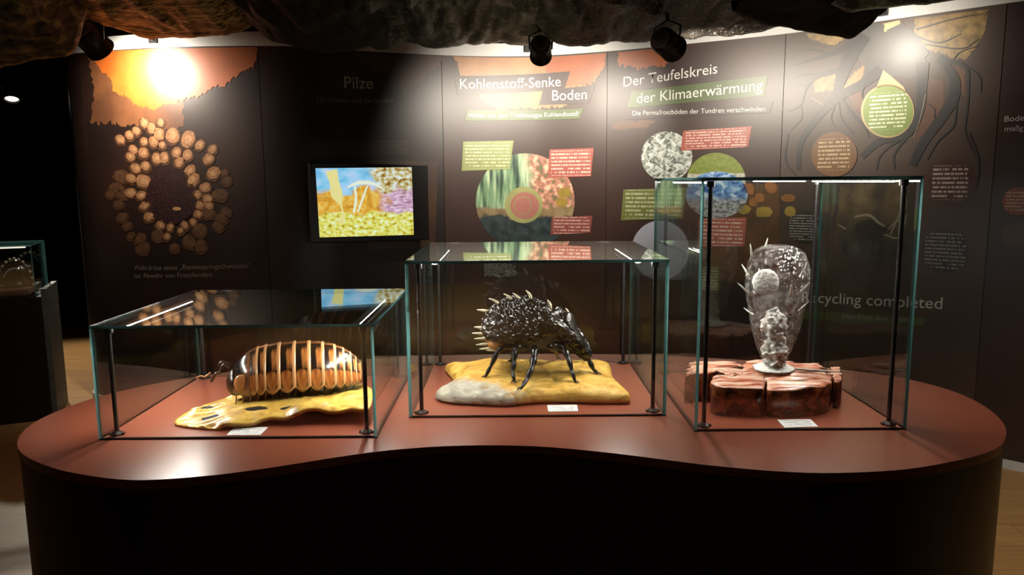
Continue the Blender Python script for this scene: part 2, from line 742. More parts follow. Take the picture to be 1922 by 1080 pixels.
blotch('print_midbrown', [(0.35, (0.065, 0.024, 0.010)), (0.65, (0.12, 0.045, 0.016))], PR, PS, scale=4, detail=6)
printed('print_band', (0.030, 0.014, 0.012))
printed('print_green_band', (0.055, 0.085, 0.018))
printed('print_white', (0.62, 0.60, 0.56), 0.03)
printed('print_grey_text', (0.30, 0.27, 0.24), 0.03)
printed('print_dim_text', (0.14, 0.11, 0.08), 0.05)
printed('print_root', (0.012, 0.009, 0.009), 0.3)
printed('print_trunk', (0.045, 0.042, 0.040), 0.3)
printed('print_pale_line', (0.30, 0.24, 0.16), 0.1)
printed('print_yellow', (0.21, 0.13, 0.035), 0.45, 30)
printed('print_tip', (0.45, 0.33, 0.15), 0.2)
printed('print_gland', (0.20, 0.092, 0.040), 0.4, 60)
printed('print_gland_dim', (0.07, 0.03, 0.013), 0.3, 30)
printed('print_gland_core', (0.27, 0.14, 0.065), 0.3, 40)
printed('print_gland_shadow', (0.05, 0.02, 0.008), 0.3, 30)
printed('print_pink', (0.34, 0.13, 0.105), 0.1)
printed('print_ring', (0.27, 0.27, 0.10), 0.15)
printed('print_lavender', (0.36, 0.37, 0.45), 0.05)
printed('print_leaf_orange', (0.26, 0.095, 0.02), 0.3)
printed('print_leaf_yellow', (0.30, 0.20, 0.03), 0.3)
printed('print_leaf_bg', (0.085, 0.035, 0.010), 0.4)
microtext('text_green', (0.24, 0.28, 0.085), (0.50, 0.52, 0.34), 9, 24)
microtext('text_green_dark', (0.12, 0.14, 0.03), (0.38, 0.38, 0.24), 8, 24)
microtext('text_red', (0.33, 0.085, 0.06), (0.62, 0.42, 0.36), 8, 22)
microtext('text_red_dark', (0.20, 0.045, 0.035), (0.45, 0.28, 0.24), 6, 22)
microtext('text_brown', (0.15, 0.065, 0.012), (0.46, 0.34, 0.18), 11, 16, 0.15)
microtext('text_maroon', (0.055, 0.016, 0.011), (0.42, 0.34, 0.30), 11, 16, 0.15)
microtext('text_black', (0.018, 0.009, 0.008), (0.26, 0.24, 0.22), 12, 16, 0.06)
microtext('text_drop', (0.17, 0.24, 0.045), (0.62, 0.64, 0.46), 13, 15, 0.13)
microtext('text_dim', (0.018, 0.008, 0.005), (0.085, 0.055, 0.04), 6, 40, 0.01)
microtext('text_orange', (0.28, 0.07, 0.02), (0.55, 0.40, 0.30), 8, 12, 0.1)

# dark faceted egg of the gland
m, nt, out = new_mat('print_gland_egg')
tc = N(nt, 'ShaderNodeTexCoord')
vo = N(nt, 'ShaderNodeTexVoronoi', i_Scale=30.0)
L(nt, tc.outputs['UV'], vo.inputs['Vector'])
c = ramp(nt, [(0.0, (0.05, 0.012, 0.012)), (0.5, (0.012, 0.003, 0.003))], vo.outputs[0])
principled(nt, out, c.outputs[0], PR, PS)


def photo_mat(name, build):
    m, nt, out = new_mat(name)
    tc = N(nt, 'ShaderNodeTexCoord')
    sp = N(nt, 'ShaderNodeSeparateXYZ')
    L(nt, tc.outputs['UV'], sp.inputs[0])
    c = build(nt, tc.outputs['UV'], sp.outputs[0], sp.outputs[1])
    principled(nt, out, c, PR, PS)


def noise_c(nt, vec, scale, stops, stretch=(1, 1, 1), detail=5.0, dist=0.0):
    mp = N(nt, 'ShaderNodeMapping')
    mp.inputs['Scale'].default_value = stretch
    L(nt, vec, mp.inputs[0])
    nz = N(nt, 'ShaderNodeTexNoise', i_Scale=scale, i_Detail=detail, i_Distortion=dist)
    L(nt, mp.outputs[0], nz.inputs['Vector'])
    return ramp(nt, stops, nz.outputs[0]).outputs[0]


def step(nt, v, e, soft=0.03):
    return math_n(nt, 'DIVIDE', math_n(nt, 'SUBTRACT', v, e - soft / 2), soft, clamp=True)


def _forest(nt, vec, u, v):
    trees = noise_c(nt, vec, 3.0, [(0.38, (0.02, 0.05, 0.03)), (0.5, (0.15, 0.27, 0.14)), (0.66, (0.46, 0.56, 0.36))], (6, 0.6, 1), 3)
    red = noise_c(nt, vec, 16, [(0.35, (0.10, 0.12, 0.05)), (0.5, (0.40, 0.16, 0.11)), (0.65, (0.62, 0.46, 0.30))])
    soil = noise_c(nt, vec, 14, [(0.35, (0.008, 0.016, 0.02)), (0.7, (0.035, 0.055, 0.055))])
    path = noise_c(nt, vec, 10, [(0.3, (0.14, 0.09, 0.04)), (0.7, (0.30, 0.22, 0.11))])
    wob = noise_c(nt, vec, 5, [(0, (0, 0, 0)), (1, (1, 1, 1))])
    w = math_n(nt, 'MULTIPLY', wob, 0.25)
    c = mix_c(nt, step(nt, math_n(nt, 'ADD', u, w), 0.66, 0.1), trees, red)
    low = step(nt, math_n(nt, 'ADD', v, math_n(nt, 'MULTIPLY', w, 0.5)), 0.50, 0.03)
    c2 = mix_c(nt, step(nt, math_n(nt, 'ADD', v, w), 0.47, 0.03), soil, path)
    return mix_c(nt, low, c2, c)


photo_mat('photo_forest', _forest)
photo_mat('photo_tundra', lambda nt, vec, u, v: noise_c(nt, vec, 9, [(0.36, (0.05, 0.06, 0.05)), (0.47, (0.30, 0.33, 0.29)), (0.6, (0.62, 0.64, 0.60))], (1, 1, 1), 7, 1.5))


def _polygon_field(nt, vec, u, v):
    a = noise_c(nt, vec, 14, [(0.35, (0.20, 0.20, 0.15)), (0.55, (0.56, 0.56, 0.46))], (1, 2.5, 1))
    g = noise_c(nt, vec, 12, [(0.40, (0.16, 0.20, 0.03)), (0.6, (0.22, 0.27, 0.05))])
    return mix_c(nt, step(nt, v, 0.62, 0.02), a, g)


photo_mat('photo_polygon', _polygon_field)


def _ice(nt, vec, u, v):
    a = noise_c(nt, vec, 6, [(0.36, (0.015, 0.07, 0.28)), (0.52, (0.16, 0.33, 0.60)), (0.66, (0.60, 0.70, 0.80))], (1, 1, 1), 6, 1.0)
    b = noise_c(nt, vec, 18, [(0.35, (0.07, 0.07, 0.08)), (0.6, (0.40, 0.41, 0.43))])
    return mix_c(nt, step(nt, v, 0.42, 0.15), b, a)


photo_mat('photo_ice', _ice)
photo_mat('photo_cave', lambda nt, vec, u, v: mix_c(nt, step(nt, v, 0.55, 0.5), noise_c(nt, vec, 7, [(0.35, (0.006, 0.006, 0.006)), (0.7, (0.05, 0.045, 0.02))]),
                                                   noise_c(nt, vec, 4, [(0.35, (0.05, 0.03, 0.02)), (0.7, (0.24, 0.16, 0.06))])))

# panels ------------------------------------------------------------
sx = {k: on_wall(k, 200)[0] for k in (160, 490, 830, 1140, 1470)}
SEAM = [0.02, sx[160], sx[490], sx[830], sx[1140], sx[1470], on_wall(1872, 240)[0], SM - 0.02]
PLAB = [
    ('dark brown plain panel wrapping the rounded left end of the wall', 'print_black_brown'),
    ('brown panel with an orange sunset and a ring of pale bumps around a dark egg', 'print_black_brown'),
    ('almost black panel headed Pilze behind the lit screen', 'print_black_brown'),
    ('brown panel headed Kohlenstoff-Senke Boden with a round forest picture', 'print_brown'),
    ('brown panel headed Der Teufelskreis der Klimaerwärmung with round tundra pictures', 'print_brown'),
    ('brown panel of dark tree roots lettered Recycling completed', 'print_root_brown'),
    ('dark brown panel cut off by the right picture edge, lettered Boden', 'print_brown'),
]
PANEL = []
for i in range(7):
    a, b = SEAM[i] + 0.002, SEAM[i + 1] - 0.002
    o = wall_strip('information_panel', a, b, 0.05, WTOP - 0.001, 0.0015, 0.0060, PLAB[i][1], origin=wall_pt((a + b) / 2, 0.05, 0.004))
    tag(o, PLAB[i][0], 'panel', 'printed panels on the curved wall')
    PANEL.append(o)
_, pA, pB, pC, pD, pE, pF = PANEL

# -- panel with the gland
poly('grass_silhouette', [(166, 100), (240, 95), (345, 92), (345, 240), (300, 246), (250, 236), (205, 230), (172, 232), (178, 170)], 'print_midbrown', 1, pA, 0.02)
poly('sunset_print', [(173, 99), (240, 94.5), (345, 91), (345, 190), (322, 196), (290, 206), (258, 199), (240, 184), (214, 168), (211, 152), (194, 134), (181, 116)], 'print_orange', 2, pA, 0.016)
poly('sunset_print', [(335, 92), (410, 89.5), (486, 88.5), (484, 110), (474, 128), (446, 142), (420, 161), (395, 165), (372, 182), (335, 191)], 'print_red_orange', 3, pA, 0.016)
rg = random.Random(3)
blobs = []
for (x, y, r_) in [(325, 255, 14), (354, 262, 13), (290, 266, 9), (300, 252, 10), (271, 287, 10), (296, 297, 9), (310, 296, 9), (333, 286, 9), (353, 291, 10), (252, 281, 8), (247, 294, 8),
                   (257, 316, 10), (275, 312, 9), (338, 304, 9), (358, 320, 10), (271, 340, 13), (248, 335, 9), (267, 367, 9), (247, 362, 9), (275, 386, 9), (283, 405, 10), (303, 422, 9), (321, 425, 7),
                   (361, 338, 13), (386, 352, 10), (371, 366, 9), (391, 373, 9), (375, 385, 8), (393, 386, 8), (373, 402, 8), (364, 417, 7), (348, 423, 7), (340, 433, 6), (315, 444, 7), (393, 298, 10), (402, 325, 12),
                   (306, 272, 7), (286, 240, 9), (258, 246, 8), (245, 254, 8), (303, 230, 7), (273, 231, 8), (376, 272, 8), (400, 280, 8), (228, 262, 8)]:
    blobs.append((x, y, r_, 'a'))
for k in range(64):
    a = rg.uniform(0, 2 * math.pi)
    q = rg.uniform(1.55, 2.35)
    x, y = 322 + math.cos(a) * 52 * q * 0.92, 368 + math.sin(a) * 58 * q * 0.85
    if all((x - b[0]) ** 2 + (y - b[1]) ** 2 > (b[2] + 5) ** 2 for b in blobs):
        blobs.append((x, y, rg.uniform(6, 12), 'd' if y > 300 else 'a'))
sets = {'print_gland_shadow': [], 'print_gland_dim': []}


def ell(cx, cy, rx, ry, rot, n=14, wob=0.1):
    o = []
    for i in range(n):
        a = 2 * math.pi * i / n
        k = 1 + rg.uniform(-wob, wob)
        x, y = rx * math.cos(a) * k, ry * math.sin(a) * k
        o.append(on_wall(cx + x * math.cos(rot) - y * math.sin(rot), cy + x * math.sin(rot) + y * math.cos(rot)))
    return o


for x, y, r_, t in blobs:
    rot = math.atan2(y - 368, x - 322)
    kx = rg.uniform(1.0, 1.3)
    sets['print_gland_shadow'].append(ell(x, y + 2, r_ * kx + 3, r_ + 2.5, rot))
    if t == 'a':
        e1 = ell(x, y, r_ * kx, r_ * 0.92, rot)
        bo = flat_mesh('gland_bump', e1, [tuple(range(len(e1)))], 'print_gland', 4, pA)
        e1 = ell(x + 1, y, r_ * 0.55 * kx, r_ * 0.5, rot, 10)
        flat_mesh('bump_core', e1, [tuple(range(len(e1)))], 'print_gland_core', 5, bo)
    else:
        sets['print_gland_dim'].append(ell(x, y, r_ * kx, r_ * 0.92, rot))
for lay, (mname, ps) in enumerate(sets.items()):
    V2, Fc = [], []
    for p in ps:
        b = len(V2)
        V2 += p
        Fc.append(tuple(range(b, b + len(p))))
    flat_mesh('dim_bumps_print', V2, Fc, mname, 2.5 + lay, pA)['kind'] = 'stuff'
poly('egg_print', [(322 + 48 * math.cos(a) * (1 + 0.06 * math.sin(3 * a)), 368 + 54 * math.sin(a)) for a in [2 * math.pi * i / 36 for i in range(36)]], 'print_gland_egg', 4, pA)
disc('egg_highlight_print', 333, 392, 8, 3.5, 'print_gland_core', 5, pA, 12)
lettering('Wehrdrüse eines „Riesenspringschwanzes“', (253, 507), (472, 503), 'print_dim_text', 2, pA, 'caption')
lettering('zur Abwehr von Fressfeinden', (253, 522), (399, 519.5), 'print_dim_text', 2, pA, 'caption')

# -- Pilze
poly('dim_sunset_print', [(660, 101), (828, 104), (826, 125), (800, 130), (795, 150), (760, 172), (735, 168), (690, 120)], 'print_dim_orange', 1, pB, 0.018)
poly('heading_band', [(622, 137), (736, 134), (730, 178), (619, 178)], 'print_band', 2, pB)
lettering('Pilze', (646, 166), (700, 167), 'print_white', 3, pB, 'heading')
lettering('Die Kleinen und die Großen', (595, 192), (739, 193.5), 'print_grey_text', 3, pB, 'subtitle')
poly('text_block', [(590, 262), (766, 264), (766, 291), (590, 292)], 'text_dim', 2, pB)
poly('text_block', [(577, 457), (648, 456), (648, 462), (577, 463)], 'text_dim', 2, pB)
poly('olive_backing_print', [(690, 300), (821, 304), (817, 462), (690, 470)], 'print_dim_orange', 1, pB)

# -- Kohlenstoff-Senke Boden
poly('sunset_print', [(850, 106), (960, 108.5), (1030, 107), (1138, 100), (1136, 122), (1126, 137), (1110, 158), (1075, 166), (1062, 200), (940, 206), (905, 190), (885, 150), (862, 140), (860, 122)], 'print_tan', 1, pC, 0.016)
poly('sunset_print', [(1030, 107.5), (1138, 100.5), (1136, 122), (1126, 137), (1110, 158), (1072, 164), (1040, 150), (1022, 130)], 'print_red_orange', 2, pC, 0.012)
poly('heading_band', [(852, 143), (1071, 134), (1060, 168), (858, 178)], 'print_band', 3, pC)
poly('heading_band', [(1020, 168), (1118, 161), (1106, 195), (1012, 197)], 'print_band', 4, pC)
poly('green_band', [(876, 207), (1096, 204), (1089, 223), (872, 227)], 'print_green_band', 5, pC)
lettering('Kohlenstoff-Senke', (863, 167), (1053, 162), 'print_white', 6, pC, 'heading')
lettering('Boden', (1037, 189), (1102, 186.5), 'print_white', 6, pC, 'heading')
lettering('Wohin mit dem Treibhausgas Kohlendioxid?', (879, 221), (1087, 217.5), 'print_white', 6, pC, 'subtitle')
disc('forest_photo', 986, 378, 93, 90, 'photo_forest', 2, pC, 56)
disc('leaf_print', 1060, 362, 14, 10, 'print_leaf_yellow', 3, pC, 7)
disc('leaf_print', 1055, 380, 12, 9, 'print_leaf_yellow', 3, pC, 7)
disc('disc_ring', 983, 385, 36, 34, 'print_ring', 3, pC)
disc('pink_disc', 985, 386, 27, 25, 'print_pink', 4, pC)
disc('pink_disc', 981, 386, 17, 17, 'print_ring', 5, pC)
disc('pink_disc', 981, 386, 15.5, 15.5, 'print_pink', 6, pC)
poly('text_card', [(869, 266), (964, 264), (957, 318), (866, 321)], 'text_green', 4, pC)
poly('text_card', [(1032, 281), (1115, 278), (1110, 331), (1029, 334)], 'text_red', 4, pC)
poly('text_card', [(1036, 408), (1113, 405), (1109, 437), (1034, 441)], 'text_red_dark', 4, pC)
poly('text_block', [(905, 488), (972, 488), (972, 522), (905, 522)], 'text_black', 3, pC)

# -- Teufelskreis
poly('sunset_print', [(1160, 99), (1280, 86), (1268, 112), (1240, 125), (1200, 130), (1162, 122)], 'print_red_orange', 1, pD, 0.014)
poly('sunset_print', [(1146, 229), (1232, 226), (1215, 240), (1150, 245)], 'print_midbrown', 1, pD, 0.012)
poly('heading_band', [(1160, 140), (1350, 112), (1343, 152), (1153, 176)], 'print_band', 2, pD)
poly('green_band', [(1186, 172), (1442, 142), (1434, 180), (1178, 203)], 'print_green_band', 3, pD)
poly('heading_band', [(1179, 205), (1452, 190), (1445, 212), (1175, 225)], 'print_band', 4, pD)
lettering('Der Teufelskreis', (1171, 163.5), (1347, 138), 'print_white', 6, pD, 'heading')
lettering('der Klimaerwärmung', (1196, 194.5), (1432, 169.5), 'print_white', 6, pD, 'heading')
lettering('Die Permafrostböden der Tundren verschwinden', (1188, 217), (1437, 209), 'print_white', 6, pD, 'subtitle')
disc('tundra_photo', 1252, 294, 48, 47, 'photo_tundra', 2, pD, 48)
disc('polygon_field_photo', 1345, 338, 55, 51, 'photo_polygon', 3, pD, 48)
poly('text_card', [(1283, 246), (1412, 237), (1405, 276), (1278, 283)], 'text_red', 5, pD)
poly('text_card', [(1171, 356), (1290, 352), (1282, 410), (1166, 414)], 'text_green_dark', 5, pD)
disc('ice_photo', 1346, 366, 58, 44, 'photo_ice', 4, pD, 48)
disc('lavender_disc', 1240, 470, 54, 56, 'print_lavender', 3, pD, 44)
poly('leaf_ground_print', [(1395, 348), (1464, 345), (1464, 520), (1380, 530), (1310, 520), (1310, 400)], 'print_leaf_bg', 2, pD)
poly('text_card', [(1312, 411), (1402, 408), (1398, 462), (1310, 464)], 'text_red', 5, pD)
for (x, y, rx, ry, mt) in [(1405, 355, 11, 12, 'print_leaf_orange'), (1426, 372, 9, 9, 'print_leaf_orange'), (1447, 352, 12, 11, 'print_leaf_orange'), (1396, 392, 13, 10, 'print_leaf_yellow'),
                           (1434, 398, 17, 12, 'print_leaf_yellow'), (1414, 380, 8, 8, 'print_leaf_orange')]:
    poly('leaf_print', [(x + rx * math.cos(a) * k, y + ry * math.sin(a) * k) for a, k in [(i * math.pi / 4, rg.uniform(0.8, 1.2)) for i in range(8)]], mt, 4, pD)
poly('text_block', [(1311, 500), (1350, 500), (1350, 545), (1311, 545)], 'text_green_dark', 5, pD)

# -- roots
def c4(lst):
    return [(1402 + x / 3.6, y / 3.6, w / 3.6) for x, y, w in lst]


poly('tree_crown_print', [(1515, 64), (1560, 61), (1588, 72), (1572, 84), (1548, 82), (1528, 78)], 'print_yellow', 1, pE, 0.012)
poly('tree_crown_print', [(1640, 49), (1690, 38), (1690, 66), (1660, 60), (1636, 84), (1640, 66)], 'print_tip', 1, pE, 0.012)
poly('tree_crown_print', [(1718, 35), (1855, 18), (1848, 60), (1836, 84), (1815, 108), (1790, 118), (1772, 100), (1745, 96), (1716, 80)], 'print_yellow', 1, pE, 0.012)
poly('soil_print', [(1580, 170), (1600, 140), (1625, 120), (1618, 150), (1590, 165)], 'print_tan', 1, pE, 0.008)
poly('soil_print', [(1588, 175), (1615, 165), (1625, 190), (1632, 215), (1605, 205)], 'print_midbrown', 1, pE, 0.008)
poly('soil_print', [(1525, 150), (1570, 138), (1565, 170), (1530, 175)], 'print_yellow', 1, pE, 0.01)
poly('soil_print', [(1735, 150), (1772, 148), (1772, 200), (1740, 250), (1715, 265), (1735, 200)], 'print_midbrown', 1, pE, 0.01)
poly('soil_print', [(1788, 120), (1812, 130), (1812, 180), (1795, 170)], 'print_midbrown', 1, pE, 0.008)
poly('trunk_print', [(1632, 66), (1712, 52), (1722, 90), (1742, 118), (1735, 150), (1700, 140), (1662, 128), (1640, 132), (1618, 116)], 'print_trunk', 2.5, pE)
ribbon_mesh([c4([(860, 150, 150), (830, 300, 190), (900, 420, 200), (1010, 420, 210), (1150, 480, 120)]), c4([(1000, 180, 120), (1060, 300, 220), (1180, 420, 160)])], 'trunk_print', 'print_trunk', 2.0, pE)
ribbon_mesh([
    c4([(790, 230, 120), (690, 400, 100), (635, 550, 66), (600, 660, 62), (500, 770, 52), (400, 900, 40), (360, 1000, 34), (350, 1150, 30)]),
    c4([(910, 470, 80), (780, 570, 64), (650, 640, 60), (590, 690, 50)]),
    c4([(720, 300, 50), (560, 370, 30), (420, 410, 18), (330, 440, 7)]),
    c4([(560, 370, 20), (430, 335, 11), (340, 345, 5)]),
    c4([(640, 470, 40), (480, 520, 26), (400, 600, 18), (370, 700, 15), (300, 745, 10), (236, 738, 5)]),
    c4([(500, 505, 18), (430, 500, 10), (330, 520, 4)]),
    c4([(420, 580, 12), (360, 575, 8), (310, 560, 3)]),
    c4([(370, 720, 12), (370, 800, 10), (300, 880, 5)]),
    c4([(640, 680, 30), (720, 780, 22), (800, 860, 14), (830, 930, 5)]),
    c4([(620, 700, 18), (640, 800, 12), (720, 900, 5)]),
    c4([(590, 720, 16), (570, 800, 10), (600, 860, 4)]),
    c4([(1300, 390, 50), (1400, 520, 70), (1400, 650, 78), (1330, 780, 70), (1200, 960, 62), (1120, 1120, 50)]),
    c4([(1190, 420, 90), (1185, 600, 70), (1170, 750, 62), (1090, 900, 52), (900, 960, 46), (780, 1060, 40)]),
    c4([(1330, 400, 36), (1480, 450, 24), (1500, 600, 15), (1490, 750, 12), (1480, 900, 10), (1550, 1060, 6)]),
    c4([(1490, 450, 14), (1575, 520, 10), (1585, 630, 5)]),
    c4([(1420, 700, 14), (1400, 850, 12), (1300, 950, 10), (1220, 1080, 6)]),
    c4([(1120, 900, 24), (980, 980, 18), (900, 1060, 14), (880, 1150, 10)]),
    c4([(1080, 930, 20), (1000, 1040, 16), (1000, 1140, 10)]),
    c4([(1150, 250, 14), (1300, 290, 10), (1450, 230, 4)]),
    c4([(1150, 200, 12), (1400, 130, 8), (1600, 95, 4)]),
    c4([(1200, 300, 14), (1450, 330, 9), (1570, 265, 4)]),
    c4([(1400, 400, 10), (1450, 350, 7), (1570, 310, 4)]),
    c4([(800, 560, 14), (780, 640, 10), (800, 700, 5)]),
    c4([(1230, 700, 12), (1270, 740, 8), (1270, 800, 4)]),
    [(1480, 250, 3), (1475, 300, 4), (1495, 330, 3)],
    [(1820, 250, 4), (1838, 300, 3), (1835, 350, 2)],
], 'root_print', 'print_root', 3, pE)
ribbon_mesh([c4([(925, 480, 6), (890, 600, 5), (820, 690, 5)]), c4([(440, 660, 6), (520, 710, 5)]), c4([(1210, 640, 5), (1170, 820, 4), (1130, 930, 4)])], 'fine_root_print', 'print_pale_line', 6.5, pE)
disc('drop_rim', 1667, 209, 50, 50, 'print_tip', 7, pE, 44)
poly('drop_tip', [(1659, 132), (1672, 142), (1698, 164), (1706, 185), (1630, 190), (1646, 165)], 'print_tip', 7, pE)
disc('text_drop_disc', 1668, 209, 47, 47, 'text_drop', 8, pE, 44)
disc('text_disc', 1567, 290, 43, 42, 'text_brown', 7, pE, 44)
disc('text_disc', 1785, 343, 48, 46, 'text_maroon', 7, pE, 44)
disc('text_disc', 1775, 471, 44, 42, 'text_black', 4, pE, 44)
disc('text_disc', 1512, 427, 34, 30, 'text_black', 4, pE, 40)
poly('cave_photo', [(1578, 348), (1690, 340), (1706, 380), (1700, 470), (1650, 500), (1585, 480), (1570, 420)], 'photo_cave', 2, pE, 0.01)
ribbon_mesh([[(1605, 407, 4), (1632, 404, 5), (1650, 418, 5), (1662, 425, 3)], [(1575, 422, 2), (1588, 430, 3)],
             [(1672, 440, 3), (1690, 400, 4), (1700, 375, 2)], [(1668, 430, 2), (1685, 415, 3), (1702, 420, 2)], [(1660, 440, 3), (1688, 445, 3), (1704, 400, 2)]], 'fine_root_print', 'print_pale_line', 4, pE)
disc('dark_hole_print', 1636, 432, 30, 20, 'print_black_brown', 3, pE, 24)
for (x, y, rx, ry, mt) in [(1484, 397, 11, 10, 'print_leaf_yellow'), (1480, 372, 14, 8, 'print_leaf_orange')]:
    disc('leaf_print', x, y, rx, ry, mt, 4, pE, 9)
poly('green_band', [(1500, 583), (1739, 596), (1734, 611), (1500, 599)], 'print_green_band', 3, pE)
lettering('Recycling completed', (1506, 567), (1769, 580), 'print_white', 6, pE, 'heading')
lettering('Vom Ende zum Anfang', (1580, 597), (1715, 605), 'print_grey_text', 6, pE, 'subtitle')

# -- right edge
lettering('Boden', (1886, 229), (1931, 226), 'print_white', 4, pF, 'heading')
lettering('maßg', (1886, 247), (1921, 245), 'print_white', 4, pF, 'heading')
disc('text_disc', 1912, 378, 30, 26, 'text_orange', 3, pF, 30)
disc('orange_disc', 1915, 440, 34, 24, 'print_midbrown', 2, pF, 30)

# ------------------------------------------------------------------ the wall screen
ms, mz = on_wall(690, 380)
m_c = wall_pt(ms, mz, 0.0)
m_n = (at_y(690, 380, 4.0) - at_y(690, 380, 5.0)).normalized()
wn = (wall_pt(ms, mz, 1.0) - m_c)
m_n = Vector((wn.x, wn.y, 0)).normalized()
m_t = Vector((-m_n.y, m_n.x, 0))
if m_t.x < 0:
    m_t = -m_t


def on_plane(px, py, c, n):
    d = ray(px, py)
    t = (c - EYE).dot(n) / d.dot(n)
    return EYE + d * t


scr = empty('wall_monitor', m_c + m_n * 0.012, 'lit flat screen showing colourful mushrooms in a black box frame', 'monitor')
front = m_c + m_n * 0.16


def quad_box(mb, cor, depth, n=m_n):
    vs_ = [p for p in cor] + [p - n * depth for p in cor]
    mb.add(vs_, [(0, 1, 2, 3), (7, 6, 5, 4), (0, 4, 5, 1), (1, 5, 6, 2), (2, 6, 7, 3), (3, 7, 4, 0)])


def pc(px, py, extra=0.0):
    return on_plane(px, py, front + m_n * extra, m_n)


mb = MB()
quad_box(mb, [pc(586, 456), pc(806, 451), pc(803, 310), pc(581, 306)], 0.085)
bevelled(mb.build('housing', 'black_metal', scr), 0.004)
mb = MB()
o4 = [pc(584, 454, 0.006), pc(800, 449, 0.006), pc(797, 313, 0.006), pc(583, 309, 0.006)]
i4 = [pc(600, 446, 0.006), pc(777, 441, 0.006), pc(773, 314, 0.006), pc(592, 316, 0.006)]
for k in range(4):
    q = (k + 1) % 4
    a = [o4[k], o4[q], i4[q], i4[k]]
    quad_box(mb, a, 0.006)
mb.build('bezel', 'black_metal', scr)

m, nt, out = new_mat('screen_picture')
tc = N(nt, 'ShaderNodeTexCoord')
sp = N(nt, 'ShaderNodeSeparateXYZ')
L(nt, tc.outputs['UV'], sp.inputs[0])
u, v = sp.outputs[0], sp.outputs[1]
uvv = tc.outputs['UV']
wob = noise_c(nt, uvv, 5, [(0, (0, 0, 0)), (1, (1, 1, 1))])
w_ = math_n(nt, 'MULTIPLY', math_n(nt, 'SUBTRACT', wob, 0.5), 0.5)
sky = noise_c(nt, uvv, 6, [(0.3, (0.10, 0.42, 0.75)), (0.5, (0.28, 0.62, 0.85)), (0.7, (0.62, 0.66, 0.95))])
org = noise_c(nt, uvv, 8, [(0.3, (0.50, 0.22, 0.02)), (0.5, (0.78, 0.42, 0.05)), (0.7, (0.82, 0.68, 0.20))], (1, 0.6, 1), 6, 2.0)
pur = noise_c(nt, uvv, 14, [(0.3, (0.30, 0.16, 0.18)), (0.5, (0.62, 0.38, 0.55)), (0.7, (0.85, 0.75, 0.85))], (1, 2, 1))
yel = noise_c(nt, uvv, 22, [(0.30, (0.30, 0.14, 0.01)), (0.42, (0.66, 0.62, 0.08)), (0.56, (0.80, 0.80, 0.22)), (0.68, (0.75, 0.95, 0.90))])
brn = noise_c(nt, uvv, 18, [(0.35, (0.25, 0.10, 0.01)), (0.5, (0.60, 0.52, 0.22)), (0.65, (0.75, 0.86, 0.92))])
top = mix_c(nt, step(nt, math_n(nt, 'ADD', u, w_), 0.60, 0.08), sky, brn)
mid = mix_c(nt, step(nt, math_n(nt, 'ADD', u, w_), 0.68, 0.12), org, pur)
c = mix_c(nt, step(nt, math_n(nt, 'ADD', v, w_), 0.66, 0.06), mid, top)
c = mix_c(nt, step(nt, math_n(nt, 'ADD', v, math_n(nt, 'MULTIPLY', w_, 0.5)), 0.34, 0.05), yel, c)
e = N(nt, 'ShaderNodeEmission', i_Strength=0.95)
L(nt, c, e.inputs[0])
L(nt, e.outputs[0], out.inputs[0])
emit('screen_mushroom', (0.80, 0.74, 0.30), 0.95)
emit('screen_mushroom_pale', (0.80, 0.85, 0.68), 0.95)
mb = MB()
mb.add([pc(600, 446, 0.002), pc(777, 441, 0.002), pc(773, 314, 0.002), pc(592, 316, 0.002)], [(0, 1, 2, 3)])
scn = mb.build('screen', 'screen_picture', scr, uvs=[(0, 0), (1, 0), (1, 1), (0, 1)])


def scr_shape(lines, mat, name):
    mb = MB()
    for ln_ in lines:
        pts = catmull([(x, y, w) for x, y, w in ln_], 5)
        vs_, k = [], len(pts)
        for i, p in enumerate(pts):
            t = (pts[min(i + 1, k - 1)] - pts[max(i - 1, 0)]).to_2d().normalized()
            nn = Vector((-t.y, t.x)) * p.z / 2
            vs_ += [pc(p.x + nn.x, p.y + nn.y, 0.0028), pc(p.x - nn.x, p.y - nn.y, 0.0028)]
        mb.add(vs_, [(2 * i, 2 * i + 1, 2 * i + 3, 2 * i + 2) for i in range(k - 1)])
    mb.build(name, mat, scn)


scr_shape([[(622, 320, 22), (628, 345, 18), (632, 365, 22), (640, 385, 5), (644, 405, 5), (640, 420, 12)]], 'screen_mushroom', 'mushroom_image')
scr_shape([[(652, 352, 3), (675, 343, 7), (700, 345, 6), (722, 356, 3)], [(666, 350, 4), (668, 375, 5), (664, 400, 4)], [(690, 348, 3), (680, 375, 4), (672, 398, 3)]], 'screen_mushroom_pale', 'mushroom_image')

# ------------------------------------------------------------------ the bean-shaped table
TZ = 0.85
outl = [(-1.24, 1.792), (-1.300, 1.90), (-1.325, 2.03), (-1.298, 2.19), (-1.22, 2.33), (-1.07, 2.475), (-0.86, 2.59), (-0.547, 2.70), (-0.28, 2.75), (0.05, 2.765), (0.35, 2.75),
        (0.60, 2.71), (0.86, 2.63), (1.08, 2.525), (1.26, 2.395), (1.345, 2.25), (1.355, 2.09), (1.316, 1.937), (1.246, 1.812), (1.156, 1.72), (1.02, 1.65), (0.854, 1.598), (0.661, 1.588),
        (0.471, 1.630), (0.239, 1.718), (0.05, 1.770), (-0.15, 1.777), (-0.342, 1.738), (-0.568, 1.640), (-0.70, 1.595), (-0.85, 1.578), (-1.017, 1.628), (-1.152, 1.708)]
ol = catmull_closed([(x, y, 0) for x, y in outl], 6)
tb = empty('display_table', (0, 2.15, 0), 'large bean-shaped display table with red-brown top and black body', 'table')


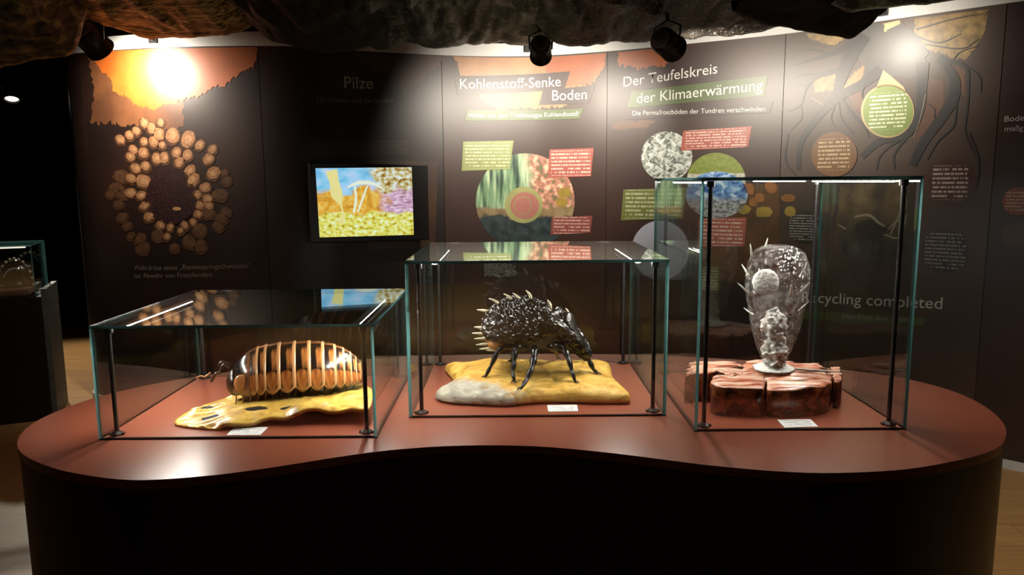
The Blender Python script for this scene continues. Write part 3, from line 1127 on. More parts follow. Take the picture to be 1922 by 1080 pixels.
def prism(outline, z0, z1, inset=0.0):
    c = Vector((0, 2.15, 0))
    k = len(outline)
    vs_ = []
    for z in (z0, z1):
        for i, p in enumerate(outline):
            t = outline[(i + 1) % k] - outline[i - 1]
            nn = Vector((t.y, -t.x, 0)).normalized()
            if nn.dot(p - c) < 0 and abs(p.x) > 0.7:
                nn = -nn
            q = p - nn * inset
            vs_.append((q.x, q.y, z))
    fs_ = [(i, (i + 1) % k, k + (i + 1) % k, k + i) for i in range(k)]
    return vs_, fs_, k


vs_, fs_, k = prism(ol, TZ - 0.022, TZ)
mb = MB()
mb.add(vs_, fs_)
for base in (0, k):
    for t in tessellate_polygon([[Vector(vs_[base + i]) for i in range(k)]]):
        mb.f.append(tuple(base + i for i in t))
        mb.mi.append(0)
o = mb.build('table_top', 'table_laminate', tb)
bm = bmesh.new(); bm.from_mesh(o.data); bmesh.ops.recalc_face_normals(bm, faces=bm.faces); bm.to_mesh(o.data); bm.free()
bevelled(o, 0.003, 2)
vs_, fs_, k = prism(ol, 0.0, TZ - 0.022, 0.003)
mb = MB()
mb.add(vs_, fs_)
o = mb.build('table_body', 'black_body', tb, smooth=True)
bm = bmesh.new(); bm.from_mesh(o.data); bmesh.ops.recalc_face_normals(bm, faces=bm.faces); bm.to_mesh(o.data); bm.free()


# ------------------------------------------------------------------ glass showcases
def showcase(x0, x1, y0, y1, h, z, label, strips, rods=True, plate='table_laminate', M=None, group='glass showcases'):
    root = empty('glass_showcase', ((x0 + x1) / 2, (y0 + y1) / 2, z), label, 'showcase', group)
    T = 0.008
    # bearing groove and base plate
    mb = MB()
    g = 0.006
    for lo, hi in (((x0, y0, z), (x1, y0 + g, z + 0.003)), ((x0, y1 - g, z), (x1, y1, z + 0.003)),
                   ((x0, y0 + g, z), (x0 + g, y1 - g, z + 0.003)), ((x1 - g, y0 + g, z), (x1, y1 - g, z + 0.003))):
        mb.box(lo, hi, 0, M)
    mb.build('base_frame', 'seal', root)
    mb = MB()
    mb.box((x0 + g + 0.003, y0 + g + 0.003, z), (x1 - g - 0.003, y1 - g - 0.003, z + 0.004), 0, M)
    mb.build('base_plate', plate, root)

    def pane(lo, hi, ax):
        mb = MB()
        mb.box(lo, hi, 0, M)
        faces_ax = {2: (0, 1), 1: (2, 4), 0: (3, 5)}[ax]
        for i in range(6):
            mb.mi[i] = 0 if i in faces_ax else 1
        return mb.build('glass_pane', ['glass_pane', 'glass_edge' if ax < 2 else 'glass_edge_dark'], root)
    zb, zt = z + 0.003, z + h
    pane((x0, y0, zb), (x0 + T, y1, zt - T), 0)
    pane((x1 - T, y0, zb), (x1, y1, zt - T), 0)
    pane((x0 + T, y0, zb), (x1 - T, y0 + T, zt - T), 1)
    pane((x0 + T, y1 - T, zb), (x1 - T, y1, zt - T), 1)
    pane((x0, y0, zt - T), (x1, y1, zt), 2)
    if rods:
        for cx in (x0 + 0.032, x1 - 0.032):
            for cy in (y0 + 0.030, y1 - 0.030):
                mb = MB()
                mb.lathe([(0.0058, z + 0.004), (0.0058, zt - T - 0.001)], (cx, cy, 0), 10)
                mb.lathe([(0.011, zt - T - 0.016), (0.011, zt - T - 0.001)], (cx, cy, 0), 12)
                p = mb.build('post', 'black_metal', root, smooth=False)
                mb = MB()
                mb.lathe([(0.016, z + 0.004), (0.016, z + 0.008), (0.009, z + 0.014), (0.006, z + 0.014)], (cx, cy, 0), 14)
                sg = 1 if cx < (x0 + x1) / 2 else -1
                mb.box((cx - 0.019, cy - 0.005, z + 0.004), (cx + 0.019, cy + 0.005, z + 0.010))
                mb.build('foot', 'black_metal', p)
    for (ax, ay, bx, by) in strips:
        mb = MB()
        wv = Vector((bx - ax, by - ay, 0)).normalized()
        nv = Vector((-wv.y, wv.x, 0))
        a, b = Vector((ax, ay, 0)), Vector((bx, by, 0))
        zz = zt - T - 0.001

        def bar(w, z0, z1, nm, mt, par, sh=0.0):
            mb = MB()
            vs_ = []
            for q in (z0, z1):
                vs_ += [a - nv * w + Vector((0, 0, q)), b - nv * w + Vector((0, 0, q)), b + nv * w + Vector((0, 0, q)), a + nv * w + Vector((0, 0, q))]
            mb.add(vs_, [(0, 3, 2, 1), (4, 5, 6, 7), (0, 1, 5, 4), (1, 2, 6, 5), (2, 3, 7, 6), (3, 0, 4, 7)])
            return mb.build(nm, mt, par)
        hs = bar(0.0080, zz - 0.003, zz, 'light_strip', 'steel', root)
        bar(0.0065, zz - 0.006, zz - 0.003, 'diffuser', 'led_light', hs)
    return root


LX0, LX1, LY0, LY1, LH = -1.063, -0.349, 1.84, 2.46, 0.298
MX0, MX1, MY0, MY1, MH = -0.289, 0.425, 2.00, 2.62, 0.438
RX0, RX1, RY0, RY1, RH = 0.472, 1.024, 1.87, 2.47, 0.655
showcase(LX0, LX1, LY0, LY1, LH, TZ, 'low glass showcase over the striped segmented creature', [(LX0 + 0.055, LY0 + 0.055, LX0 + 0.055, LY1 - 0.15), (LX1 - 0.055, LY0 + 0.055, LX1 - 0.055, LY1 - 0.15)])
showcase(MX0, MX1, MY0, MY1, MH, TZ, 'medium-height glass showcase over the black mite model', [(MX0 + 0.075, MY0 + 0.055, MX0 + 0.075, MY1 - 0.15), (MX1 - 0.075, MY0 + 0.055, MX1 - 0.075, MY1 - 0.15)])
showcase(RX0, RX1, RY0, RY1, RH, TZ, 'tallest glass showcase, holding the clear spiny vase-shaped model', [(RX0 + 0.04, RY0 + 0.055, RX0 + 0.04, RY1 - 0.12), (RX1 - 0.05, RY0 + 0.055, RX1 - 0.05, RY1 - 0.05)])

# ------------------------------------------------------------------ sculpted bases
ZP = TZ + 0.004        # top of the base plates


def slab(name, outline, ctr, ztop, zbot, mat, parent, R=36, T=220, holes=(), smooth=True):
    """closed sheet over a star-shaped outline; ztop / zbot are functions of (x, y, r)"""
    pts = catmull_closed([(x, y, 0) for x, y in outline], 8)
    k = len(pts)
    c = Vector((ctr[0], ctr[1], 0))
    # angle -> radius
    ang = []
    for p in pts:
        d = p - c
        ang.append((math.atan2(d.y, d.x), d.length))
    ang.sort()
    A = [a for a, _ in ang]
    Rr = [r_ for _, r_ in ang]
    A = [A[-1] - 2 * math.pi] + A + [A[0] + 2 * math.pi]
    Rr = [Rr[-1]] + Rr + [Rr[0]]
    mb = MB()
    grid = {}
    for side in (0, 1):
        for i in range(R + 1):
            q = (i / R) ** 0.85
            for j in range(T):
                a = -math.pi + 2 * math.pi * j / T
                rad = float(np.interp(a, A, Rr)) * q
                x, y = c.x + math.cos(a) * rad, c.y + math.sin(a) * rad
                z = ztop(x, y, q) if side == 0 else zbot(x, y, q)
                grid[(side, i, j)] = len(mb.v)
                mb.v.append(Vector((x, y, z)))

    def in_hole(x, y):
        for hx, hy, ha, hb, rot in holes:
            dx, dy = x - hx, y - hy
            uu = dx * math.cos(rot) + dy * math.sin(rot)
            vv_ = -dx * math.sin(rot) + dy * math.cos(rot)
            if (uu / ha) ** 2 + (vv_ / hb) ** 2 < 1:
                return True
        return False
    cut, slit = set(), set()
    for i in range(R):
        for j in range(T):
            cc = sum((mb.v[grid[(0, i + a, (j + b) % T)]] for a in (0, 1) for b in (0, 1)), Vector()) / 4
            if in_hole(cc.x, cc.y):
                slit.add((i, j))
    sunk = set()
    for i in range(R):
        for j in range(T):
            if (i, j) in cut:
                continue
            j2 = (j + 1) % T
            f = (grid[(0, i, j)], grid[(0, i + 1, j)], grid[(0, i + 1, j2)], grid[(0, i, j2)])
            mb.f.append(f)
            if (i, j) in slit:
                for q in f:
                    sunk.add(q)
            mb.f.append(tuple(reversed((grid[(1, i, j)], grid[(1, i + 1, j)], grid[(1, i + 1, j2)], grid[(1, i, j2)]))))
            mb.mi += [1 if (i, j) in slit else 0, 0]
            for (di, dj, e0, e1) in ((0, 1, (i, j2), (i + 1, j2)), (0, -1, (i, j), (i + 1, j)), (1, 0, (i + 1, j), (i + 1, j2)), (-1, 0, (i, j), (i, j2))):
                if (i + di, (j + dj) % T) in cut:
                    mb.f.append((grid[(0,) + e0], grid[(0,) + e1], grid[(1,) + e1], grid[(1,) + e0]))
                    mb.mi.append(0)
    for j in range(T):
        j2 = (j + 1) % T
        mb.f.append((grid[(0, R, j)], grid[(1, R, j)], grid[(1, R, j2)], grid[(0, R, j2)]))
        mb.mi.append(0)
    for q in sunk:
        mb.v[q].z -= 0.0006
    return mb.build(name, [mat, 'slit_shade'] if slit else mat, parent, smooth=smooth, merge=True)


plain('slit_shade', (0.008, 0.005, 0.003), 0.6, 0.3)  # leaf stays uncut; dark paint stands for the shade inside its slits


def nz3(x, y, s, seed=0.0):
    return noise.noise(Vector((x * s + seed, y * s - seed, seed * 0.7)))


blotch('leaf_yellow', [(0.30, (0.40, 0.20, 0.035)), (0.5, (0.66, 0.42, 0.08)), (0.72, (0.74, 0.52, 0.16))], 0.32, 0.5, scale=26, detail=8, bump=0.5, coat=0.3, dist=0.8)
m, nt, out = new_mat('leaf_grey_yellow')
tc = N(nt, 'ShaderNodeTexCoord')
sp = N(nt, 'ShaderNodeSeparateXYZ')
L(nt, tc.outputs['Object'], sp.inputs[0])
nz = N(nt, 'ShaderNodeTexNoise', i_Scale=24.0, i_Detail=9.0, i_Distortion=0.8)
L(nt, tc.outputs['Object'], nz.inputs['Vector'])
yl = ramp(nt, [(0.3, (0.36, 0.17, 0.025)), (0.5, (0.58, 0.34, 0.06)), (0.75, (0.66, 0.46, 0.14))], nz.outputs[0]).outputs[0]
gr = ramp(nt, [(0.3, (0.15, 0.13, 0.10)), (0.6, (0.37, 0.33, 0.26))], nz.outputs[0]).outputs[0]
key = math_n(nt, 'ADD', math_n(nt, 'ADD', math_n(nt, 'MULTIPLY', sp.outputs[0], -3.2), math_n(nt, 'MULTIPLY', sp.outputs[1], -3.4)), math_n(nt, 'MULTIPLY', nz.outputs[0], 0.9))
c = mix_c(nt, step(nt, key, 1.22, 0.25), yl, gr)
principled(nt, out, c, 0.6, 0.35, 0.0, nz.outputs[0], 0.5, 0.012)

# -- leaf under the segmented creature
lv = [at_z(px, py, z) for px, py, z in [(329, 795, .86), (338, 778, .865), (372, 758, .87), (425, 735, .88), (480, 715, .89), (560, 698, .90), (640, 690, .905), (680, 700, .92), (697, 722, .92), (698, 745, .915),
                                       (690, 768, .90), (668, 786, .87), (640, 793, .86), (625, 783, .875), (596, 776, .885), (560, 779, .885), (520, 788, .87), (470, 800, .86), (415, 805, .86), (365, 804, .857)]]
lo_ = [(p.x, p.y) for p in lv]
lc = (sum(p[0] for p in lo_) / len(lo_), sum(p[1] for p in lo_) / len(lo_))
b1 = empty('leaf_base', (lc[0], lc[1], ZP), 'curled glossy yellow leaf sculpture with dark slits under the segmented creature', 'sculpture')
LRX, LRY = at_z(690, 750, .9).x, lc[1]


ARCH = at_z(590, 783, 0.87)


def leaf_top(x, y, r):
    t = (x - (lc[0] - 0.25)) / 0.5
    hump = 0.012 + 0.016 * max(0, min(1, t))
    e = max(0, 1 - r ** 5)
    z = ZP + 0.010 + hump * (0.42 + 0.58 * e)
    tip = max(0, min(1, (lc[0] - 0.10 - x) / 0.12))
    z -= tip * 0.012
    z += tip * 0.006 * math.sin((y - 0.5 * x) * 150)
    z += 0.030 * math.exp(-((x - ARCH.x) / 0.075) ** 2 - ((y - ARCH.y) / 0.05) ** 2)
    z += 0.034 * max(0, min(1, (x - lc[0] - 0.14) / 0.12)) * (0.5 + 0.5 * r)
    z += 0.004 * math.sin((x + 0.3 * y) * 60) * r ** 3
    z += 0.006 * nz3(x, y, 14, 2.0) + 0.003 * nz3(x, y, 34, 5.0)
    return max(z, ZP + 0.006)


def leaf_bot(x, y, r):
    return max(leaf_top(x, y, r) - 0.010 - 0.012 * (1 - r), ZP + 0.0005)


def hole_at(px, py, lpx, wpx, rot):
    p = at_z(px, py, 0.884 if px > 430 else 0.866)
    return (p.x, p.y, lpx * 0.0013, wpx * 0.0034, rot)


slab('leaf_sheet', lo_, lc, leaf_top, leaf_bot, 'leaf_yellow', b1, R=56, T=360,
     holes=[hole_at(481, 767, 24, 5, 0.18), hole_at(537, 770, 12, 3.5, 0.3), hole_at(390, 764, 14, 4, -0.1), hole_at(371, 758, 9, 3, 0.1), hole_at(395, 783, 18, 3.5, 0.2)])

# -- the segmented creature
m, nt, out = new_mat('tergite')
tc = N(nt, 'ShaderNodeTexCoord')
sp = N(nt, 'ShaderNodeSeparateXYZ')
L(nt, tc.outputs['UV'], sp.inputs[0])
u, v = sp.outputs[0], sp.outputs[1]          # u: 0 at either side rim, 1 at the ridge; v: along the body
nz = N(nt, 'ShaderNodeTexNoise', i_Scale=5.0, i_Detail=4.0)
L(nt, tc.outputs['UV'], nz.inputs['Vector'])
wn_ = math_n(nt, 'MULTIPLY', math_n(nt, 'SUBTRACT', nz.outputs[0], 0.5), 0.22)
vv_ = math_n(nt, 'ADD', v, wn_)
uu = math_n(nt, 'ADD', u, wn_)
dark, org, pale = (0.010, 0.005, 0.004), (0.44, 0.15, 0.035), (0.62, 0.31, 0.13)
patch = math_n(nt, 'MULTIPLY', step(nt, vv_, 0.52, 0.12), math_n(nt, 'MULTIPLY', step(nt, uu, 0.40, 0.1), math_n(nt, 'SUBTRACT', 1.0, step(nt, uu, 0.74, 0.1))))
du = math_n(nt, 'DIVIDE', math_n(nt, 'SUBTRACT', u, 0.20), 0.15)
dv = math_n(nt, 'DIVIDE', math_n(nt, 'SUBTRACT', v, 0.50), 0.36)
lobe = math_n(nt, 'SUBTRACT', 1.0, step(nt, math_n(nt, 'ADD', math_n(nt, 'MULTIPLY', du, du), math_n(nt, 'MULTIPLY', dv, dv)), 1.0, 0.5))
nzf = N(nt, 'ShaderNodeTexNoise', i_Scale=3.5, i_Detail=4.0)
L(nt, tc.outputs['UV'], nzf.inputs['Vector'])
orgv = ramp(nt, [(0.32, (0.16, 0.035, 0.008)), (0.5, org), (0.7, (0.62, 0.27, 0.08))], nzf.outputs[0]).outputs[0]
c = mix_c(nt, math_n(nt, 'MAXIMUM', patch, lobe), dark, orgv)
ridge = step(nt, u, 0.90, 0.03)
c = mix_c(nt, math_n(nt, 'MULTIPLY', ridge, 0.5), c, org)
rim = math_n(nt, 'MAXIMUM', step(nt, v, 0.86, 0.05), math_n(nt, 'SUBTRACT', 1.0, step(nt, u, 0.05, 0.04)))
c = mix_c(nt, rim, c, pale)
principled(nt, out, c, 0.22, 0.5, coat=0.6)
blotch('shield', [(0.42, (0.012, 0.008, 0.006)), (0.52, (0.30, 0.12, 0.05)), (0.62, (0.012, 0.008, 0.006))], 0.14, 0.6, scale=7, coat=0.8)
plain('creature_orange', (0.55, 0.22, 0.07), 0.25, 0.5, coat=0.5)
plain('creature_leg', (0.42, 0.18, 0.06), 0.35, 0.5)
plain('creature_dark', (0.035, 0.014, 0.008), 0.3, 0.5)

AY = 2.17
hd, tl = at_y(432, 700, AY - 0.05), at_y(684, 690, AY + 0.04)
cc = (hd + tl) / 2
ax = Vector((tl.x - hd.x, tl.y - hd.y, 0))
BL = ax.length
ax.normalize()
lat = Vector((-ax.y, ax.x, 0))      # away from the viewer
z_lo = 0.927
z_hi = at_y(550, 643, AY).z
BH, BWd = z_hi - z_lo, 0.092
cr = empty('segmented_creature', (cc.x, cc.y, z_lo), 'glossy striped black and orange segmented pill millipede model on yellow leaf', 'model')


def body_r(t):
    s_ = 2 * t - 1
    return max(0.0, 1 - abs(s_) ** (4.2 if s_ < 0 else 2.6)) ** 0.52


def body_pt(t, phi, k=1.0):
    r_ = body_r(t) * k
    sag = -0.012 * (2 * t - 1) ** 2
    return Vector((cc.x, cc.y, z_lo)) + ax * (BL * (t - 0.5)) + lat * (math.sin(phi) * BWd * r_) + Vector((0, 0, math.cos(phi) * BH * r_ * 1.0 + sag))


cuts = [0.157, 0.205, 0.264, 0.366, 0.476, 0.585, 0.685, 0.772, 0.835, 0.886, 0.925, 0.955]
for i in range(len(cuts) - 1):
    t0, t1 = cuts[i], cuts[i + 1] + 0.008
    mb = MB()
    uvs = []
    nv_, nu_ = 12, 40
    for b in range(nv_ + 3):
        vq = min(1, b / nv_)
        for a in range(nu_ + 1):
            lob = 1.66 + 0.16 * math.sin(math.pi * min(1, max(0, vq))) - 0.04
            ph = -lob + 2 * lob * a / nu_
            fl = 0.985 + 0.03 * vq + 0.012 * max(0, vq - 0.84) / 0.16
            tt = t0 + (t1 - t0) * vq
            if b > nv_:
                fl -= 0.03 * (b - nv_)
                tt += 0.0005 * (b - nv_)
            mb.v.append(body_pt(tt, ph, fl))
            uvs.append((1 - abs(2 * a / nu_ - 1), vq))
    for b in range(nv_ + 2):
        for a in range(nu_):
            q = b * (nu_ + 1) + a
            mb.f.append((q, q + 1, q + nu_ + 2, q + nu_ + 1))
            mb.mi.append(0)
    o = mb.build('segment', 'tergite', cr, smooth=True, uvs=uvs)
    md = o.modifiers.new('solid', 'SOLIDIFY')
    md.thickness = 0.003
    md.offset = -1


# head shield and tail cap
def cap(t0, t1, name, mat):
    mb = MB()
    nv_, nu_ = 14, 36
    for b in range(nv_ + 1):
        for a in range(nu_ + 1):
            ph = -1.80 + 3.60 * a / nu_
            tt = t0 + (t1 - t0) * (b / nv_)
            mb.v.append(body_pt(tt, ph, 1.0))
    for b in range(nv_):
        for a in range(nu_):
            q = b * (nu_ + 1) + a
            mb.f.append((q, q + 1, q + nu_ + 2, q + nu_ + 1))
            mb.mi.append(0)
    o = mb.build(name, mat, cr, smooth=True)
    md = o.modifiers.new('solid', 'SOLIDIFY')
    md.thickness = 0.003
    return o


sh = cap(0.012, 0.166, 'head_shield', 'shield')
cap(0.952, 0.998, 'tail_shield', 'shield')
mb = MB()
hp = body_pt(0.10, -1.36, 0.99)
Rm = Matrix.Rotation(math.atan2(ax.y, ax.x), 3, 'Z')
mb.ellipsoid(hp, (0.022, 0.010, 0.026), 20, 12, Rm)
mb.build('side_lobe', 'creature_orange', sh, smooth=True)
mb = MB()
mb.ellipsoid(body_pt(0.04, 0, 0.35) - Vector((0, 0, 0.012)), (0.028, 0.05, 0.040), 24, 14, Rm)
mb.build('head', 'creature_dark', cr, smooth=True)
mb = MB()
mb.ellipsoid(Vector((cc.x, cc.y, z_lo + 0.005)), (BL * 0.44, BWd * 0.80, 0.026), 40, 12, Rm)
mb.build('belly', 'creature_dark', cr, smooth=True)
for sgn, pts in ((-1, [(432, 690), (420, 685), (412, 700), (405, 702), (396, 718)]), (1, [(432, 684), (416, 680), (410, 688)])):
    base = AY - 0.07 if sgn < 0 else AY - 0.01
    P3 = [at_y(x, y, base - 0.004 * i) for i, (x, y) in enumerate(pts)]
    mb = MB()
    mb.tube(catmull(P3, 4), [0.0042] * (4 * (len(pts) - 1)) + [0.0028], 8)
    mb.build('antenna', 'creature_dark', cr, smooth=True)
mb = MB()
mb.tube([at_y(395, 700, AY), at_y(385, 708, AY), at_y(376, 706, AY), at_y(368, 711, AY)], [0.003, 0.003, 0.0025, 0.002], 8)
mb.build('feeler', 'creature_leg', cr, smooth=True)
for i in range(17):
    t = 0.07 + 0.86 * i / 16
    for sg in (-1, 1):
        top_ = body_pt(t, 0, 0.0) + lat * (sg * BWd * 0.62 * body_r(t)) + Vector((0, 0, 0.004))
        kn = top_ + lat * (sg * 0.012) + Vector((0, 0, -0.006)) - ax * 0.004
        ft = top_ + lat * (sg * 0.020) - ax * 0.010
        ft.z = max(leaf_top(ft.x, ft.y, 0.5) + 0.001, ZP + 0.01)
        ft.z = min(ft.z, top_.z - 0.004)
        mb = MB()
        mb.tube([top_, kn, ft], [0.0032, 0.0028, 0.0013], 7)
        mb.build('leg', 'creature_leg' if t < 0.3 else 'creature_dark', cr, smooth=True)

# -- the leaf slab under the mite
sv = [at_z(px, py, z) for px, py, z in [(836, 673, .90), (870, 673, .90), (905, 668, .90), (960, 669, .90), (1020, 669, .90), (1075, 668, .90), (1120, 666, .905), (1144, 669, .905), (1150, 690, .90), (1163, 708, .895),
                                       (1176, 728, .88), (1183, 748, .87), (1165, 757, .86), (1110, 757, .86), (1060, 755, .86), (1000, 757, .86), (950, 762, .86), (905, 762, .857), (850, 759, .857), (822, 748, .865), (818, 735, .875),
                                       (836, 718, .885), (853, 703, .89), (846, 690, .895)]]
so = [(p.x, p.y) for p in sv]
sc_ = (sum(p[0] for p in so) / len(so), sum(p[1] for p in so) / len(so))
b2 = empty('leaf_slab', (sc_[0], sc_[1], ZP), 'thick wavy ochre-yellow slab with a grey corner under the black mite', 'sculpture')


def slab_top(x, y, r):
    e = max(0.0, 1 - r ** 7) ** 0.5
    z = ZP + 0.012 + 0.036 * e
    z += 0.008 * nz3(x, y, 9, 1.0) * (1 - r * 0.4) + 0.004 * nz3(x, y, 22, 3.0) + 0.0016 * nz3(x, y, 60, 3.0)
    z -= 0.010 * math.exp(-((x - sc_[0] - 0.06) ** 2 + (y - sc_[1] + 0.08) ** 2) / 0.004)
    return z


slab('slab_body', so, sc_, slab_top, lambda x, y, r: ZP + 0.0006 + 0.006 * r ** 8, 'leaf_grey_yellow', b2, R=50, T=320)

# -- the black mite
blotch('mite_shell', [(0.35, (0.003, 0.0025, 0.0025)), (0.6, (0.008, 0.006, 0.006)), (0.8, (0.02, 0.016, 0.014))], 0.24, 0.5, scale=85, detail=4, bump=0.3, bd=0.01)
plain('mite_leg', (0.008, 0.006, 0.006), 0.22, 0.6, scale=90, bump=0.3)
plain('bristle', (0.60, 0.52, 0.36), 0.4, 0.5)
plain('mite_orange', (0.30, 0.12, 0.03), 0.4, 0.5)
BY = 2.33
mc = at_y(974, 607, BY)
mrx = (at_y(1046, 600, BY) - at_y(903, 600, BY)).length / 2
mrz = (at_y(974, 556, BY) - at_y(974, 654, BY)).length / 2
mite = empty('mite_model', (mc.x, mc.y, 0.90), 'black warty mite model with curved pale bristles on the ochre slab', 'model')


rj = random.Random(11)


def warts(p, d):
    k = 1 + 0.020 * noise.noise(d * 7) + 0.045 * abs(noise.noise(d * 11)) + 0.030 * noise.noise(d * 22)
    k += rj.uniform(-0.032, 0.032)
    q = p * k
    if d.z < -0.2:
        q.z *= 0.75
    # pointed rear, towards the left
    if d.x < 0:
        q.z -= 0.020 * d.x * d.x
    return q


mb = MB()
mb.ellipsoid(mc, (mrx, 0.118, mrz), 104, 58, None, warts)
body = mb.build('body', 'mite_shell', mite, smooth=False, merge=True)
mb = MB()
mb.ellipsoid(mc + Vector((-0.062, -0.015, -0.058)), (0.046, 0.05, 0.024), 24, 12)
mb.build('belly_plate', 'mite_orange', mite, smooth=True)

# snout: a broad sloping plate with a ridge
hA, hB = at_y(1030, 592, BY - 0.03), at_y(1106, 672, BY - 0.07)
dirv = (hB - hA).normalized()
side = dirv.cross(Vector((0, 0, 1))).normalized()
nup = side.cross(dirv).normalized()
if nup.z < 0:
    nup = -nup
mb = MB()
nn = 60
prof_w = [(0.0, 0.074, 0.052), (0.15, 0.076, 0.050), (0.35, 0.068, 0.045), (0.6, 0.052, 0.036), (0.8, 0.038, 0.028), (0.93, 0.026, 0.020), (1.0, 0.010, 0.010)]
rows = []
for q in range(25):
    t = q / 24
    wd = np.interp(t, [p[0] for p in prof_w], [p[1] for p in prof_w])
    hh = np.interp(t, [p[0] for p in prof_w], [p[2] for p in prof_w])
    c0 = hA.lerp(hB, t) + Vector((0, 0, 0.014 * math.sin(math.pi * t)))
    for j in range(nn):
        a = 2 * math.pi * j / nn
        ca, sa = math.cos(a), math.sin(a)
        e = Vector((abs(ca) ** 0.7 * math.copysign(1, ca), abs(sa) ** 0.8 * math.copysign(1, sa), 0))
        p = c0 + side * (e.x * wd) + nup * (e.y * hh * (0.55 if sa > 0 else 0.9))
        if sa > 0:
            p += nup * 0.010 * (abs(ca) ** 4)          # raised side keels
            p += nup * 0.012 * math.exp(-(ca / 0.15) ** 2) * (1 - t)
        p += Vector((noise.noise(p * 70), noise.noise(p * 70 + Vector((9, 1, 3))), noise.noise(p * 70 + Vector((2, 7, 5))))) * 0.006
        p += Vector((rj.uniform(-1, 1), rj.uniform(-1, 1), rj.uniform(-1, 1))) * 0.0018
        mb.v.append(p)
for q in range(24):
    for j in range(nn):
        mb.f.append((q * nn + j, q * nn + (j + 1) % nn, (q + 1) * nn + (j + 1) % nn, (q + 1) * nn + j))
        mb.mi.append(0)
mb.f.append(tuple(range(nn)))
mb.f.append(tuple(24 * nn + j for j in range(nn)))
mb.mi += [0, 0]
o = mb.build('snout', 'mite_shell', mite, smooth=False)
bm = bmesh.new(); bm.from_mesh(o.data); bmesh.ops.recalc_face_normals(bm, faces=bm.faces); bm.to_mesh(o.data); bm.free()
# shield flange above the snout
fA, fB = at_y(1060, 588, BY - 0.05), at_y(1096, 655, BY - 0.09)
mb = MB()
mb.tube([fA.lerp(fB, t) + Vector((0, 0, 0.004 * math.sin(t * 9))) for t in [i / 10 for i in range(11)]], [0.016, 0.026, 0.028, 0.027, 0.026, 0.024, 0.022, 0.019, 0.016, 0.012, 0.008], 14, flat=0.5)
mb.build('snout_shield', 'mite_shell', mite, smooth=True)


def bristle(base, direction, ln_, bend, parent):
    d = direction.normalized()
    b = bend.normalized()
    pts = [base - d * 0.006]
    for i in range(1, 7):
        t = i / 6
        pts.append(base + d * (ln_ * t) + b * (ln_ * 0.45 * t * t))
    mb = MB()
    mb.tube(pts, [0.0055, 0.0053, 0.0049, 0.0043, 0.0035, 0.0024, 0.001], 7)
    mb.build('bristle', 'bristle', parent, smooth=True)


for (bx, by, ddx, ddz, ln_) in [(912, 584, -1, 0.3, 0.020), (935, 569, -0.8, 0.7, 0.024), (960, 562, -0.6, 0.8, 0.024), (976, 563, -0.5, 1, 0.026), (996, 558, -0.2, 1, 0.024), (1033, 577, 0.05, 1, 0.026),
                                (1066, 590, 0.05, 1, 0.020), (905, 616, -1, 0.3, 0.018), (905, 627, -1, 0.2, 0.022), (909, 636, -1, 0.1, 0.022), (914, 646, -1, 0.0, 0.024), (922, 654, -1, 0.0, 0.026), (932, 658, -1, 0.1, 0.022),
                                (1096, 655, 1, -0.2, 0.016), (1100, 663, 1, -0.2, 0.016), (930, 604, -1, 0.2, 0.014)]:
    yb = BY - 0.04 if by > 600 else BY - 0.02
    base = at_y(bx, by, yb)
    bristle(base, Vector((ddx, -0.25, ddz)), ln_, Vector((-1 if ddx < 0 else -0.3, 0, -0.1 if ddz < 0.5 else 0)), body)


def on_slab(px, py):
    p = at_z(px, py, 0.895)
    for _ in range(4):
        p = at_z(px, py, slab_top(p.x, p.y, 0.6))
    return p


def leg(pts, foot, y_top, rad=1.0):
    f = on_slab(*foot)
    n_ = len(pts)
    P3 = [at_y(x, y, y_top + (f.y - y_top) * (i / n_)) for i, (x, y) in enumerate(pts)] + [f + Vector((0, 0, 0.002))]
    k = len(P3)
    mb = MB()
    rr = []
    PP = []
    for i in range(k - 1):
        for q in range(5):
            t = q / 5
            PP.append(P3[i].lerp(P3[i + 1], t))
            taper = 1.15 - 0.75 * (i + t) / (k - 1)
            rr.append(rad * 0.0108 * taper * (0.55 + 0.6 * math.sin(math.pi * (0.1 + 0.85 * t))))
    PP.append(P3[-1])
    rr.append(0.0035)
    mb.tube(PP, rr, 9)
    o = mb.build('leg', 'mite_leg', mite, smooth=True)
    mb = MB()
    for da in (-0.6, 0.0, 0.6):
        dv_ = Vector((math.sin(da) * 0.7 + (0.5 if foot[0] > 1000 else -0.5), -0.5, 0)).normalized()
        mb.tube([f + Vector((0, 0, 0.006)), f + dv_ * 0.008 + Vector((0, 0, 0.005)), f + dv_ * 0.014 + Vector((0, 0, 0.001))], [0.002, 0.0017, 0.0006], 6)
    mb.build('claw', 'mite_leg', o, smooth=True)


leg([(970, 648), (945, 651), (933, 662), (921, 688)], (911, 709), BY - 0.05)
leg([(978, 648), (966, 656), (965, 678), (962, 698)], (966, 718), BY - 0.08)
leg([(1004, 652), (1003, 668), (999, 690), (988, 714)], (978, 731), BY - 0.10, 1.05)
leg([(1040, 645), (1060, 657), (1067, 672), (1073, 695)], (1080, 719), BY - 0.08)
leg([(1078, 650), (1096, 662), (1106, 678), (1114, 694)], (1122, 703), BY - 0.03)
leg([(1030, 650), (1044, 660), (1046, 668)], (1046, 674), BY + 0.05, 0.8)
leg([(990, 650), (975, 658), (965, 668)], (958, 680), BY + 0.06, 0.8)
leg([(1070, 645), (1088, 660), (1092, 668)], (1097, 678), BY + 0.05, 0.8)

